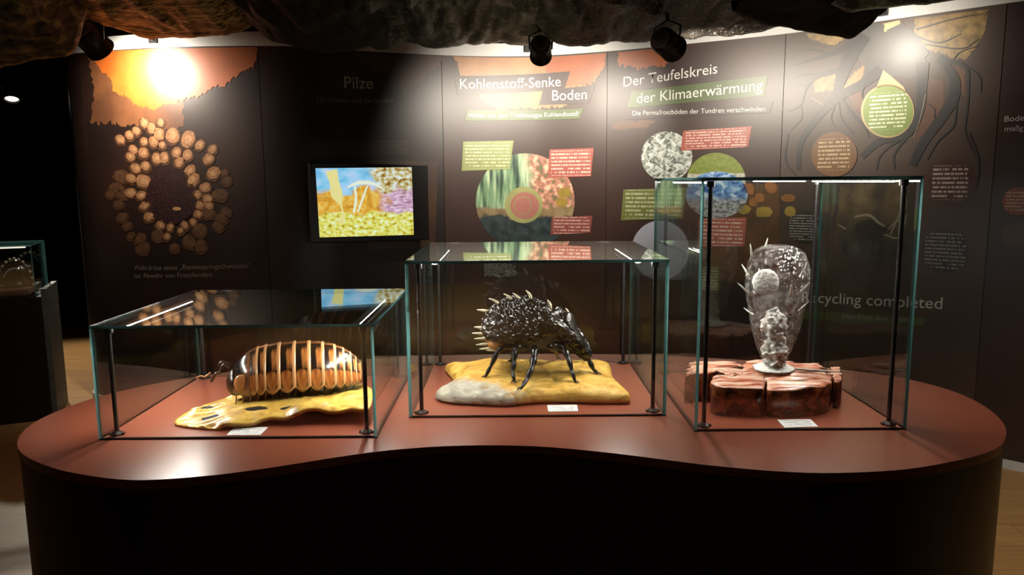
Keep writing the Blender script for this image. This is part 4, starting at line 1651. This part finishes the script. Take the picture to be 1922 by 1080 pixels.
# ------------------------------------------------------------------ block base and the clear vase-shaped model
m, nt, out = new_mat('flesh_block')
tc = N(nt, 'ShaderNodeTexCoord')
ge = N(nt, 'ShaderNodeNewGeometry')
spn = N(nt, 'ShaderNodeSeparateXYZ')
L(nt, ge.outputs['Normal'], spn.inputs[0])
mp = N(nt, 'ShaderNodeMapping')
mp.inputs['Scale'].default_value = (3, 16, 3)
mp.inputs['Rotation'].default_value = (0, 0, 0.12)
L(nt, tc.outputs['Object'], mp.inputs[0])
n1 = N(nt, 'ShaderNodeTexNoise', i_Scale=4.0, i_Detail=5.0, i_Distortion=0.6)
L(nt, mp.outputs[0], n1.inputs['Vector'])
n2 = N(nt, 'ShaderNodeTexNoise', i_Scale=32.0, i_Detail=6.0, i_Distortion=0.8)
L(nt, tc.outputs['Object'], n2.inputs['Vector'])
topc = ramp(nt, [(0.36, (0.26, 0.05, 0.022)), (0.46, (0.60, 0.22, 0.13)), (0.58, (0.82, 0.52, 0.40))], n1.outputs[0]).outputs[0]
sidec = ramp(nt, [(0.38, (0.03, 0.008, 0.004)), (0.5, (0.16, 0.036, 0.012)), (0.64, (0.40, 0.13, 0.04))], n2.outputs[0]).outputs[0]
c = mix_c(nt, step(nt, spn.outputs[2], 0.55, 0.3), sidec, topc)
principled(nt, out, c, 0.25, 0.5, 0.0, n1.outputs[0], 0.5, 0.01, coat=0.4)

rc = at_z(1440, 735, ZP)
rock = empty('block_base', (rc.x, rc.y, ZP), 'reddish-brown base of striated glossy blocks under the clear vase model', 'sculpture')


def block(pts_px, h, seed):
    P2 = [at_z(x, y, ZP + (h if isback else 0)) for x, y, isback in pts_px]
    oo = [(p.x, p.y) for p in P2]
    c0 = (sum(p[0] for p in oo) / len(oo), sum(p[1] for p in oo) / len(oo))

    def top(x, y, r):
        e = max(0, 1 - r ** 8) ** 0.5
        st = math.sin((y + 0.12 * x) * 170 + 3 * nz3(x, y, 10, seed))
        return ZP + h * (0.90 + 0.10 * e) + 0.0022 * st + 0.005 * nz3(x, y, 12, seed)
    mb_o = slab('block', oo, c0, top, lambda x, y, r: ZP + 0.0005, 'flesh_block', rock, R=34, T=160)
    return mb_o


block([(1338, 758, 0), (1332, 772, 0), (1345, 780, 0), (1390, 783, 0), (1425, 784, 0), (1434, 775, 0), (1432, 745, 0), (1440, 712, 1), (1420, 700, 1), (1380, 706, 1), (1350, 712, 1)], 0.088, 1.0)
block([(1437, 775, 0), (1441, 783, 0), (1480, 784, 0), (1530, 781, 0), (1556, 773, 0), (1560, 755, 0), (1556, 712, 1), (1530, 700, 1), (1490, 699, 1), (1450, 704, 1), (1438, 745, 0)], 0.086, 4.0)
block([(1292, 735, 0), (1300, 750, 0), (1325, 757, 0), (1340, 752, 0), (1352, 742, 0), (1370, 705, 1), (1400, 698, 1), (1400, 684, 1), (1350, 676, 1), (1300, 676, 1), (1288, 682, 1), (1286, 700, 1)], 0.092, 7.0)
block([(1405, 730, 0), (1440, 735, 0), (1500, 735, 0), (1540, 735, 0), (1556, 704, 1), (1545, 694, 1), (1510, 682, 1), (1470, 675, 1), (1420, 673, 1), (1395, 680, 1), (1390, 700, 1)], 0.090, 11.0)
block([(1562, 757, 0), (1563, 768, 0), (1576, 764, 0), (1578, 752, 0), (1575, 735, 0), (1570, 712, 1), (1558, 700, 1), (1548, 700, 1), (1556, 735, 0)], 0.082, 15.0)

# clear model
m, nt, out = new_mat('clear_resin')
tc = N(nt, 'ShaderNodeTexCoord')
nz = N(nt, 'ShaderNodeTexVoronoi', i_Scale=75.0)
L(nt, tc.outputs['Object'], nz.inputs['Vector'])
n2 = N(nt, 'ShaderNodeTexNoise', i_Scale=60.0, i_Detail=5.0)
L(nt, tc.outputs['Object'], n2.inputs['Vector'])
bn = N(nt, 'ShaderNodeBump')
bn.inputs['Strength'].default_value = 1.0
bn.inputs['Distance'].default_value = 0.016
L(nt, math_n(nt, 'ADD', nz.outputs[0], n2.outputs[0]), bn.inputs['Height'])
lw = N(nt, 'ShaderNodeLayerWeight', i_Blend=0.5)
L(nt, bn.outputs[0], lw.inputs['Normal'])
fac = math_n(nt, 'MULTIPLY_ADD', math_n(nt, 'POWER', lw.outputs['Facing'], 3.0), 0.6, 0.07)
trn = N(nt, 'ShaderNodeBsdfTransparent')
trn.inputs[0].default_value = (0.98, 0.96, 0.95, 1)
df = N(nt, 'ShaderNodeBsdfDiffuse')
df.inputs[0].default_value = (0.75, 0.70, 0.66, 1)
mxa = N(nt, 'ShaderNodeMixShader')
haze = ramp(nt, [(0.45, (0.01, 0.01, 0.01)), (0.70, (0.22, 0.22, 0.22))], n2.outputs[0])
L(nt, haze.outputs[0], mxa.inputs[0])
L(nt, trn.outputs[0], mxa.inputs[1])
L(nt, df.outputs[0], mxa.inputs[2])
gl = N(nt, 'ShaderNodeBsdfGlossy')
gl.inputs['Roughness'].default_value = 0.05
L(nt, bn.outputs[0], gl.inputs['Normal'])
mxb = N(nt, 'ShaderNodeMixShader')
L(nt, fac, mxb.inputs[0])
L(nt, mxa.outputs[0], mxb.inputs[1])
L(nt, gl.outputs[0], mxb.inputs[2])
L(nt, mxb.outputs[0], out.inputs[0])
blotch('white_plasma', [(0.35, (0.84, 0.82, 0.77)), (0.65, (0.94, 0.93, 0.90))], 0.4, 0.5, scale=120, bump=0.6)
plain('clear_spine', (0.72, 0.70, 0.62), 0.2, 0.6, coat=0.5)

VZ = ZP + 0.098
vb = at_z(1452, 692, VZ)
VY = vb.y
vase = empty('vase_model', (vb.x, vb.y, VZ), 'clear resin vase-shaped amoeba model with thin spines and white core', 'model')


def hz(py):
    return at_y(1452, py, VY).z


def hw(px_w):
    return px_w / 2 / F * (VY + 0.06)


vprof = [(hw(66), VZ), (hw(60), VZ + 0.005), (hw(44), hz(686)), (hw(42), hz(680)), (hw(52), hz(668)), (hw(70), hz(645)), (hw(86), hz(615)), (hw(98), hz(585)), (hw(107), hz(560)), (hw(112), hz(540)),
         (hw(113), hz(522)), (hw(110), hz(505)), (hw(102), hz(488)), (hw(88), hz(474)), (hw(66), hz(465)), (hw(36), hz(460.5)), (0.0001, hz(459))]
pv = catmull([(r_, z, 0) for r_, z in vprof[3:]], 5)
mb = MB()
mb.lathe([(max(p.x, 0.0001), p.y) for p in pv], (vb.x, vb.y, 0), 64)
for i, p in enumerate(mb.v):
    d = Vector((p.x - vb.x, p.y - vb.y, 0))
    k = 1 + 0.016 * noise.noise(p * 30) + 0.012 * noise.noise(p * 70)
    mb.v[i] = Vector((vb.x + d.x * k, vb.y + d.y * k, p.z))
shell = mb.build('shell', 'clear_resin', vase, smooth=True)
mb = MB()
mb.lathe([(hw(76), VZ), (hw(70), VZ + 0.004), (hw(50), VZ + 0.011), (hw(40), hz(684)), (hw(41), hz(677)), (0.001, hz(676))], (vb.x, vb.y, 0), 40)
for i, p in enumerate(mb.v):
    mb.v[i] = p + Vector((noise.noise(p * 50), noise.noise(p * 50 + Vector((4, 4, 4))), 0)) * 0.006
mb.build('foot', 'white_plasma', vase, smooth=True)
nc = at_y(1437, 530, VY - 0.052)
mb = MB()
mb.lathe([(0.0005, -0.010), (hw(40), -0.009), (hw(47), -0.004), (hw(47), 0.004), (hw(40), 0.009), (0.0005, 0.010)], nc, 28, Matrix.Rotation(math.radians(84), 4, 'X'))
for i, p in enumerate(mb.v):
    mb.v[i] = p + (p - nc) * 0.05 * noise.noise(p * 140)
mb.build('nucleus', 'white_plasma', vase, smooth=True)
mb = MB()
core = catmull([(x, y, w) for x, y, w in [(1456, 576, 1), (1457, 582, 7), (1454, 592, 15), (1455, 604, 21), (1453, 616, 20), (1456, 630, 13), (1459, 640, 14), (1455, 652, 21), (1456, 664, 19), (1455, 676, 15), (1453, 688, 13)]], 6)
mb.tube([at_y(p.x, p.y, VY - 0.022) for p in core], [max(p.z, 1) * 1.05 / F * VY for p in core], 44)
for i, p in enumerate(mb.v):
    c0 = at_y(1455, 630, VY - 0.014)
    d = Vector((p.x - c0.x, p.y - c0.y, 0))
    d = d.normalized() if d.length > 1e-6 else Vector((1, 0, 0))
    mb.v[i] = p + d * (0.016 * noise.noise(p * 60) + 0.010 * noise.noise(p * 120)) + Vector((0, 0, 0.007 * noise.noise(p * 70 + Vector((3, 1, 8)))))
mb.build('plasma', 'white_plasma', vase, smooth=True)
for (x0, y0, x1, y1, dy) in [(1411, 478, 1408, 458, -.02), (1437, 462, 1441, 447, 0), (1492, 492, 1497, 468, 0), (1502, 518, 1513, 498, -.02), (1505, 546, 1520, 530, -.02), (1500, 583, 1517, 567, 0.0),
                             (1402, 548, 1383, 530, -.02), (1484, 552, 1486, 533, -.085), (1404, 515, 1392, 496, .05), (1412, 590, 1396, 578, .05)]:
    a, b = at_y(x0, y0, VY + dy), at_y(x1, y1, VY + dy * 1.5)
    mb = MB()
    mb.tube([a - (b - a) * 0.12, a, a.lerp(b, 0.5), b], [0.0032, 0.0032, 0.0024, 0.0006], 8)
    mb.build('spine', 'clear_spine', vase, smooth=True)
mb = MB()
a, b = at_z(1495, 693, VZ + 0.004), at_y(1597, 700, VY + 0.02)
mb.tube([a, a.lerp(b, 0.5), b], [0.0036, 0.0030, 0.0008], 8)
mb.build('spine', 'clear_spine', vase, smooth=True)


# ------------------------------------------------------------------ name cards
def name_card(quad, label):
    P = [at_z(x, y, ZP + 0.0015) for x, y in quad]
    mb = MB()
    mb.add(P + [Vector((p.x, p.y, ZP + 0.0002)) for p in P], [(0, 1, 2, 3), (7, 6, 5, 4), (0, 4, 5, 1), (1, 5, 6, 2), (2, 6, 7, 3), (3, 7, 4, 0)])
    o = mb.build('name_card', 'card_text', origin=(sum(p.x for p in P) / 4, sum(p.y for p in P) / 4, ZP),
                 uvs=[(0, 0), (1, 0), (1, 1), (0, 1), (0, 0), (0, 0), (0, 0), (0, 0)])
    tag(o, label, 'card', 'white name cards in the showcases')


name_card([(425, 817), (488, 817), (503, 802), (440, 802)], 'small white printed card in front of the curled yellow leaf')
name_card([(1029, 773), (1085, 772), (1083, 760), (1027, 761)], 'small white printed card in front of the ochre slab')
name_card([(1473, 803), (1536, 801), (1521, 787), (1459, 788)], 'small white printed card in front of the reddish-brown blocks')

# ------------------------------------------------------------------ the second showcase at the far left
PC = Vector((-2.94, 4.66, 0))
PM = Matrix.Translation(PC) @ Matrix.Rotation(math.radians(23), 4, 'Z')
pl = empty('black_plinth', tuple(PC + Vector((-0.5, 0.1, 0))), 'tall black plinth at the left carrying the distant glass showcase', 'plinth')
mb = MB()
mb.box((-1.1, 0.0, 0), (-0.03, 0.5, 0.80), 0, PM)
mb.build('plinth_body', 'black_body', pl)
mb = MB()
mb.box((-0.03, 0.0, 0), (0.0, 0.42, 0.85), 0, PM)
mb.build('side_panel', 'grey_panel', pl)


def case_far():
    root = empty('glass_showcase', tuple(PM @ Vector((-0.55, 0.25, 0.80))), 'distant dim glass showcase with a dark shiny dome on the plinth', 'showcase', 'glass showcases')
    T = 0.008
    for lo, hi, ax_ in (((-1.05, 0.02, .802), (-0.06, 0.02 + T, 1.12), 1), ((-1.05, 0.47 - T, .802), (-0.06, 0.47, 1.12), 1), ((-0.06 - T, 0.028, .802), (-0.06, 0.462, 1.12), 0),
                        ((-1.05, 0.028, .802), (-1.05 + T, 0.462, 1.12), 0), ((-1.05, 0.02, 1.12), (-0.06, 0.47, 1.12 + T), 2)):
        mb = MB()
        mb.box(lo, hi, 0, PM)
        fa = {2: (0, 1), 1: (2, 4), 0: (3, 5)}[ax_]
        for i in range(6):
            mb.mi[i] = 0 if i in fa else 1
        mb.build('glass_pane', ['glass_pane', 'glass_edge'], root)
    mb = MB()
    mb.box((-0.99, 0.06, 1.108), (-0.10, 0.075, 1.118), 0, PM)
    mb.build('light_strip', 'led_light_dim', root)


emit('led_light_dim', (1.0, 0.85, 0.7), 1.2)
case_far()
plain('pale_skin', (0.42, 0.22, 0.14), 0.45, 0.4, var=0.4, scale=12, bump=0.3)
sl = empty('stone_slab', tuple(PM @ Vector((-0.55, 0.25, 0.80))), 'pinkish cracked slab inside the distant showcase', 'sculpture')
for i, (a, b) in enumerate(((-1.0, -0.72), (-0.715, -0.45), (-0.445, -0.10))):
    mb = MB()
    mb.box((a, 0.06, 0.803), (b, 0.43, 0.852 + 0.004 * (i % 2)), 0, PM)
    bevelled(mb.build('slab_piece', 'pale_skin', sl), 0.012, 3)
plain('dome_shell', (0.012, 0.008, 0.008), 0.12, 0.6, coat=0.8)
dm = empty('dome_creature', tuple(PM @ Vector((-0.19, 0.22, 0.853))), 'dark shiny domed creature with pale rim in the distant showcase', 'model')
mb = MB()
dc = PM @ Vector((-0.19, 0.22, 0.853))
mb.ellipsoid(dc, (0.105, 0.11, 0.17), 40, 24, None, lambda p, d: Vector((p.x, p.y, max(p.z, 0.002))))
mb.build('shell', 'dome_shell', dm, smooth=True, merge=True)
for k in range(13):
    a = math.pi * k / 12
    p = dc + Vector((math.cos(a) * 0.108, -0.01, math.sin(a) * 0.172 + 0.006))
    mb = MB()
    mb.ellipsoid(p, (0.010, 0.008, 0.010), 10, 6)
    mb.build('rim_bead', 'bristle', dm, smooth=True)


# ------------------------------------------------------------------ ceiling drapery
def fabric(name, stops, rough, spec, scale, bump, stretch, bd=0.02):
    blotch(name, stops, rough, spec, scale=scale, detail=8, bump=bump, stretch=stretch, bd=bd, dist=0.4)


fabric('fabric_gold', [(0.37, (0.03, 0.018, 0.006)), (0.50, (0.30, 0.20, 0.07)), (0.64, (0.72, 0.54, 0.24))], 0.6, 0.3, 5.0, 1.0, (0.9, 8, 12))
fabric('fabric_olive', [(0.38, (0.014, 0.012, 0.006)), (0.56, (0.12, 0.09, 0.034)), (0.72, (0.40, 0.30, 0.11))], 0.7, 0.3, 8.0, 0.9, (1.5, 1.5, 3))
fabric('fabric_black', [(0.35, (0.006, 0.005, 0.004)), (0.65, (0.020, 0.016, 0.012))], 0.8, 0.2, 10.0, 0.8, (1, 1, 1))
m, nt, out = new_mat('fabric_crinkle')
tc = N(nt, 'ShaderNodeTexCoord')
n1 = N(nt, 'ShaderNodeTexNoise', i_Scale=16.0, i_Detail=9.0, i_Roughness=0.7)
L(nt, tc.outputs['Object'], n1.inputs['Vector'])
c = ramp(nt, [(0.38, (0.006, 0.005, 0.004)), (0.60, (0.026, 0.018, 0.011)), (0.8, (0.07, 0.05, 0.033))], n1.outputs[0]).outputs[0]
glint_nz = N(nt, 'ShaderNodeTexNoise', i_Scale=70.0, i_Detail=3.0)
L(nt, tc.outputs['Object'], glint_nz.inputs['Vector'])
c = mix_c(nt, step(nt, glint_nz.outputs[0], 0.62, 0.06), c, (0.36, 0.32, 0.25))  # glints of the glossy folds painted in as pale specks
principled(nt, out, c, 0.38, 0.55, 0.0, n1.outputs[0], 1.0, 0.03)

DR = []


def drape(label, low, yfar, mat, rise, fold, ynear=1.2, seed=0.0, nu=140, nv=70, dirf=0.0):
    """hanging cloth: low = its lower outline (pixels) at the far hem, from there it climbs towards the viewer"""
    lowp = catmull([(x, y, 0) for x, y in low], 12)
    xs = [p.x for p in lowp]
    ys = [p.y for p in lowp]
    x0, x1 = xs[0], xs[-1]
    mb = MB()
    for i in range(nu + 1):
        px = x0 + (x1 - x0) * i / nu
        py = float(np.interp(px, xs, ys))
        yf = yfar(px) if callable(yfar) else yfar
        base = at_y(px, py, yf)
        for j in range(nv + 1):
            t = j / nv
            # hem turns up behind, then the underside runs towards the viewer
            if t < 0.12:
                q = t / 0.12
                y = base.y + 0.18 * (1 - q)
                z = base.z + 0.38 * (1 - q) ** 1.5
            else:
                q = (t - 0.12) / 0.88
                y = base.y + (ynear - base.y) * q
                z = base.z + rise * q ** 0.9
            x = base.x * (1 + 0.02 * (y - base.y))
            ph = x * math.cos(dirf) + y * math.sin(dirf)
            z += fold * (0.9 * (0.35 - abs(noise.noise(Vector((ph * 3.2 + seed, y * 1.6, seed))))) + 0.45 * (0.3 - abs(noise.noise(Vector((ph * 8 - seed, y * 4 + ph * 3, seed))))) + 0.35 * noise.noise(Vector((ph * 11, y * 3.5 + seed, 2.0))) + 0.18 * noise.noise(Vector((ph * 26, y * 8, seed))) + 0.55 * (0.28 - abs(noise.noise(Vector((px / 130 + seed, t * 9 + px / 400, seed))))) + 0.35 * (0.28 - abs(noise.noise(Vector((px / 60 + seed, t * 24 + px / 300, seed + 3)))))) * (0.25 + 0.75 * min(1, abs(t - 0.12) * 6))
            y += fold * 0.5 * noise.noise(Vector((x * 7, t * 5, seed + 4)))
            mb.v.append(Vector((x, y, min(z, 2.93))))
    for i in range(nu):
        for j in range(nv):
            q = i * (nv + 1) + j
            mb.f.append((q, q + 1, q + nv + 2, q + nv + 1))
            mb.mi.append(0)
    c = at_y((x0 + x1) / 2, 20, 3.0)
    o = mb.build('ceiling_drape', mat, smooth=True, origin=(c.x, 3.0, 2.5))
    md = o.modifiers.new('solid', 'SOLIDIFY')
    md.thickness = 0.006
    tag(o, label, 'drapery', 'fabric hanging below the ceiling')
    DR.append(o)
    return o


drape('olive-brown crumpled fabric bundle hanging at the far left', [(-260, 150), (-120, 140), (0, 128), (60, 115), (110, 108), (138, 96), (150, 60), (166, -20)], 4.0, 'fabric_olive', 0.42, 0.10, seed=1)
drape('golden draped fabric swag above the ring of bumps', [(100, -40), (128, 8), (180, 42), (250, 64), (330, 75), (410, 70), (458, 56), (492, 24), (520, -30)], 4.35, 'fabric_gold', 0.34, 0.10, seed=5)
drape('black matt fabric between the golden swag and the glossy folds', [(462, -20), (486, 40), (500, 72), (560, 90), (600, 99), (650, 99), (690, 92), (720, 82), (740, 60), (760, 0)], 4.3, 'fabric_black', 0.36, 0.07, seed=9)
drape('glossy dark crinkled fabric over the Kohlenstoff-Senke panel', [(660, 10), (690, 80), (730, 93), (778, 84), (800, 90), (860, 92), (920, 82), (990, 86), (1040, 84), (1080, 40)], 4.45, 'fabric_crinkle', 0.40, 0.10, seed=13)
drape('brown wrinkled fabric above the Teufelskreis heading', [(1000, 30), (1040, 82), (1100, 84), (1150, 80), (1200, 80), (1260, 72), (1310, 72), (1350, 72), (1420, 60), (1480, 48), (1530, 20)], 4.0, 'fabric_crinkle', 0.40, 0.10, seed=17)
drape('black pointed fabric tip hanging before the tree roots', [(1380, 20), (1440, 46), (1500, 58), (1560, 70), (1596, 76), (1604, 60), (1612, 30), (1630, -20)], 3.5, 'fabric_black', 0.40, 0.06, seed=21)
drape('dark brown fabric edge above the right part of the white rail', [(1560, 10), (1600, 22), (1640, 18), (1700, 14), (1790, 2), (1900, -16), (2060, -60)], 3.1, 'fabric_crinkle', 0.40, 0.06, seed=25)


# ------------------------------------------------------------------ spotlights
def spot_lamp(pos, aim, rad, ln_, label, power=None, cone=60, blend=0.6, lens='lamp_lens_off', stem_top=2.9, lsize=0.03, lcol=(1.0, 0.90, 0.76)):
    pos, aim = Vector(pos), Vector(aim)
    d = (aim - pos).normalized()
    root = empty('spotlight', tuple(pos), label, 'spotlight', 'black ceiling spotlights')
    Rq = d.to_track_quat('Z', 'Y').to_matrix().to_4x4()
    mb = MB()
    mb.lathe([(0.001, -ln_ / 2), (rad * 0.55, -ln_ / 2), (rad * 0.8, -ln_ / 2 + 0.004), (rad * 0.95, -ln_ * 0.38), (rad, -ln_ * 0.3), (rad, ln_ * 0.46), (rad * 1.06, ln_ * 0.46), (rad * 1.06, ln_ / 2), (rad * 0.90, ln_ / 2), (rad * 0.86, ln_ * 0.36), (rad * 0.80, ln_ * 0.3), (0.001, ln_ * 0.3)], pos, 32, Rq)
    can = mb.build('lamp_housing', 'black_metal', root, smooth=True)
    mb = MB()
    mb.lathe([(rad * 0.62, -ln_ / 2 - 0.001), (rad * 0.74, -ln_ / 2 - 0.001), (rad * 0.74, -ln_ / 2 + 0.006), (rad * 0.62, -ln_ / 2 + 0.006), (rad * 0.62, -ln_ / 2 - 0.001)], pos, 32, Rq)
    mb.build('rear_ring', 'ring_grey', can, smooth=True)
    mb = MB()
    mb.lathe([(0.001, ln_ * 0.31), (rad * 0.76, ln_ * 0.31), (rad * 0.76, ln_ * 0.34), (0.001, ln_ * 0.34)], pos, 24, Rq)
    mb.build('lens', lens, can, smooth=False)
    sd = d.cross(Vector((0, 0, 1))).normalized()
    mb = MB()
    mb.tube([pos + sd * rad * 1.02, pos + sd * rad * 1.1 + Vector((0, 0, rad * 1.2)), pos + Vector((0, 0, rad * 1.7)), pos - sd * rad * 1.1 + Vector((0, 0, rad * 1.2)), pos - sd * rad * 1.02], 0.006, 6)
    mb.build('yoke', 'black_metal', root)
    mb = MB()
    mb.tube([pos + Vector((0, 0, rad * 1.6)), Vector((pos.x, pos.y, stem_top))], 0.008, 8)
    mb.build('stem', 'black_metal', root)
    if power:
        ld = bpy.data.lights.new('spot_light', 'SPOT')
        ld.energy = power
        ld.color = lcol
        ld.spot_size = math.radians(cone)
        ld.spot_blend = blend
        ld.shadow_soft_size = lsize
        lo_b = bpy.data.objects.new('spot_light', ld)
        COL.objects.link(lo_b)
        lo_b.parent = root
        lo_b.location = d * (ln_ * 0.55)
        lo_b.rotation_euler = d.to_track_quat('-Z', 'Y').to_euler()
    return root


plain('lamp_lens_off', (0.25, 0.23, 0.2), 0.1, 0.5)
wp = lambda px, py: wall_pt(*on_wall(px, py))
spot_lamp(at_y(172, 75, 4.42), wp(285, 195), 0.078, 0.16, 'black ring-shaped spotlight beside the golden fabric swag', P_SPOT['left'], 140, 1.0)
spot_lamp(at_y(1015, 93, 4.20), wp(1015, 262), 0.058, 0.14, 'black spotlight before the white rail above Kohlenstoff-Senke Boden', P_SPOT['senke'], 113, 1.0)
spot_lamp(at_y(1252, 82, 3.75), wp(1425, 215), 0.064, 0.15, 'black spotlight above the Teufelskreis heading', P_SPOT['kreis'], 105, 1.0)
spot_lamp((1.60, 3.78, 2.27), wp(1692, 115), 0.060, 0.14, 'black spotlight tucked behind the pointed black fabric above the roots', P_SPOT['roots'], 110, 1.0)
# far lamp, seen glowing at the left, lights the floor beyond the plinth
lp = at_y(22, 178, 6.4)
spot_lamp(lp, Vector((-3.7, 5.4, 0)), 0.060, 0.10, 'small glowing spotlight far away at the left edge', 150, 96, 0.5, 'lamp_lens')
# lamps behind the viewer that light the floor there
spot_lamp((-1.2, -3.2, 2.5), (-1.0, -4.2, 0), 0.06, 0.14, 'spotlight on the ceiling behind the viewer, lighting the floor', 180, 100, 0.8, 'lamp_lens')
spot_lamp((2.6, 1.6, 2.6), (2.75, 2.5, 0), 0.06, 0.14, 'spotlight outside the picture at the right, lighting the floor beside the table', 110, 80, 0.9, 'lamp_lens')

# clamps on the white rail
for px, py, lab in ((291, 76, 'small dark clamp on the white rail above the sunset print'), (1302, 72, 'small dark clamp on the white rail above the Teufelskreis heading'),
                    (1660, 22, 'small dark clamp on the white rail above the tree roots'), (990, 93, 'small dark clamp on the white rail beside the middle spotlight')):
    s_, z_ = on_wall(px, py)
    mb = MB()
    c0 = wall_pt(s_, WTOP + 0.055, 0.012)
    n0 = (wall_pt(s_, 1, 1.0) - wall_pt(s_, 1, 0.0)).normalized()
    t0 = Vector((-n0.y, n0.x, 0))
    R3 = Matrix((t0, n0, Vector((0, 0, 1)))).transposed().to_4x4()
    MM = Matrix.Translation(c0) @ R3
    mb.box((-0.024, 0.0, -0.032), (0.024, 0.022, 0.04), 0, MM)
    mb.box((-0.016, 0.022, -0.02), (0.016, 0.030, 0.024), 0, MM)
    o = mb.build('rail_clamp', 'black_metal', origin=tuple(c0))
    bevelled(o, 0.003)
    tag(o, lab, 'clamp', 'clamps on the white rail')
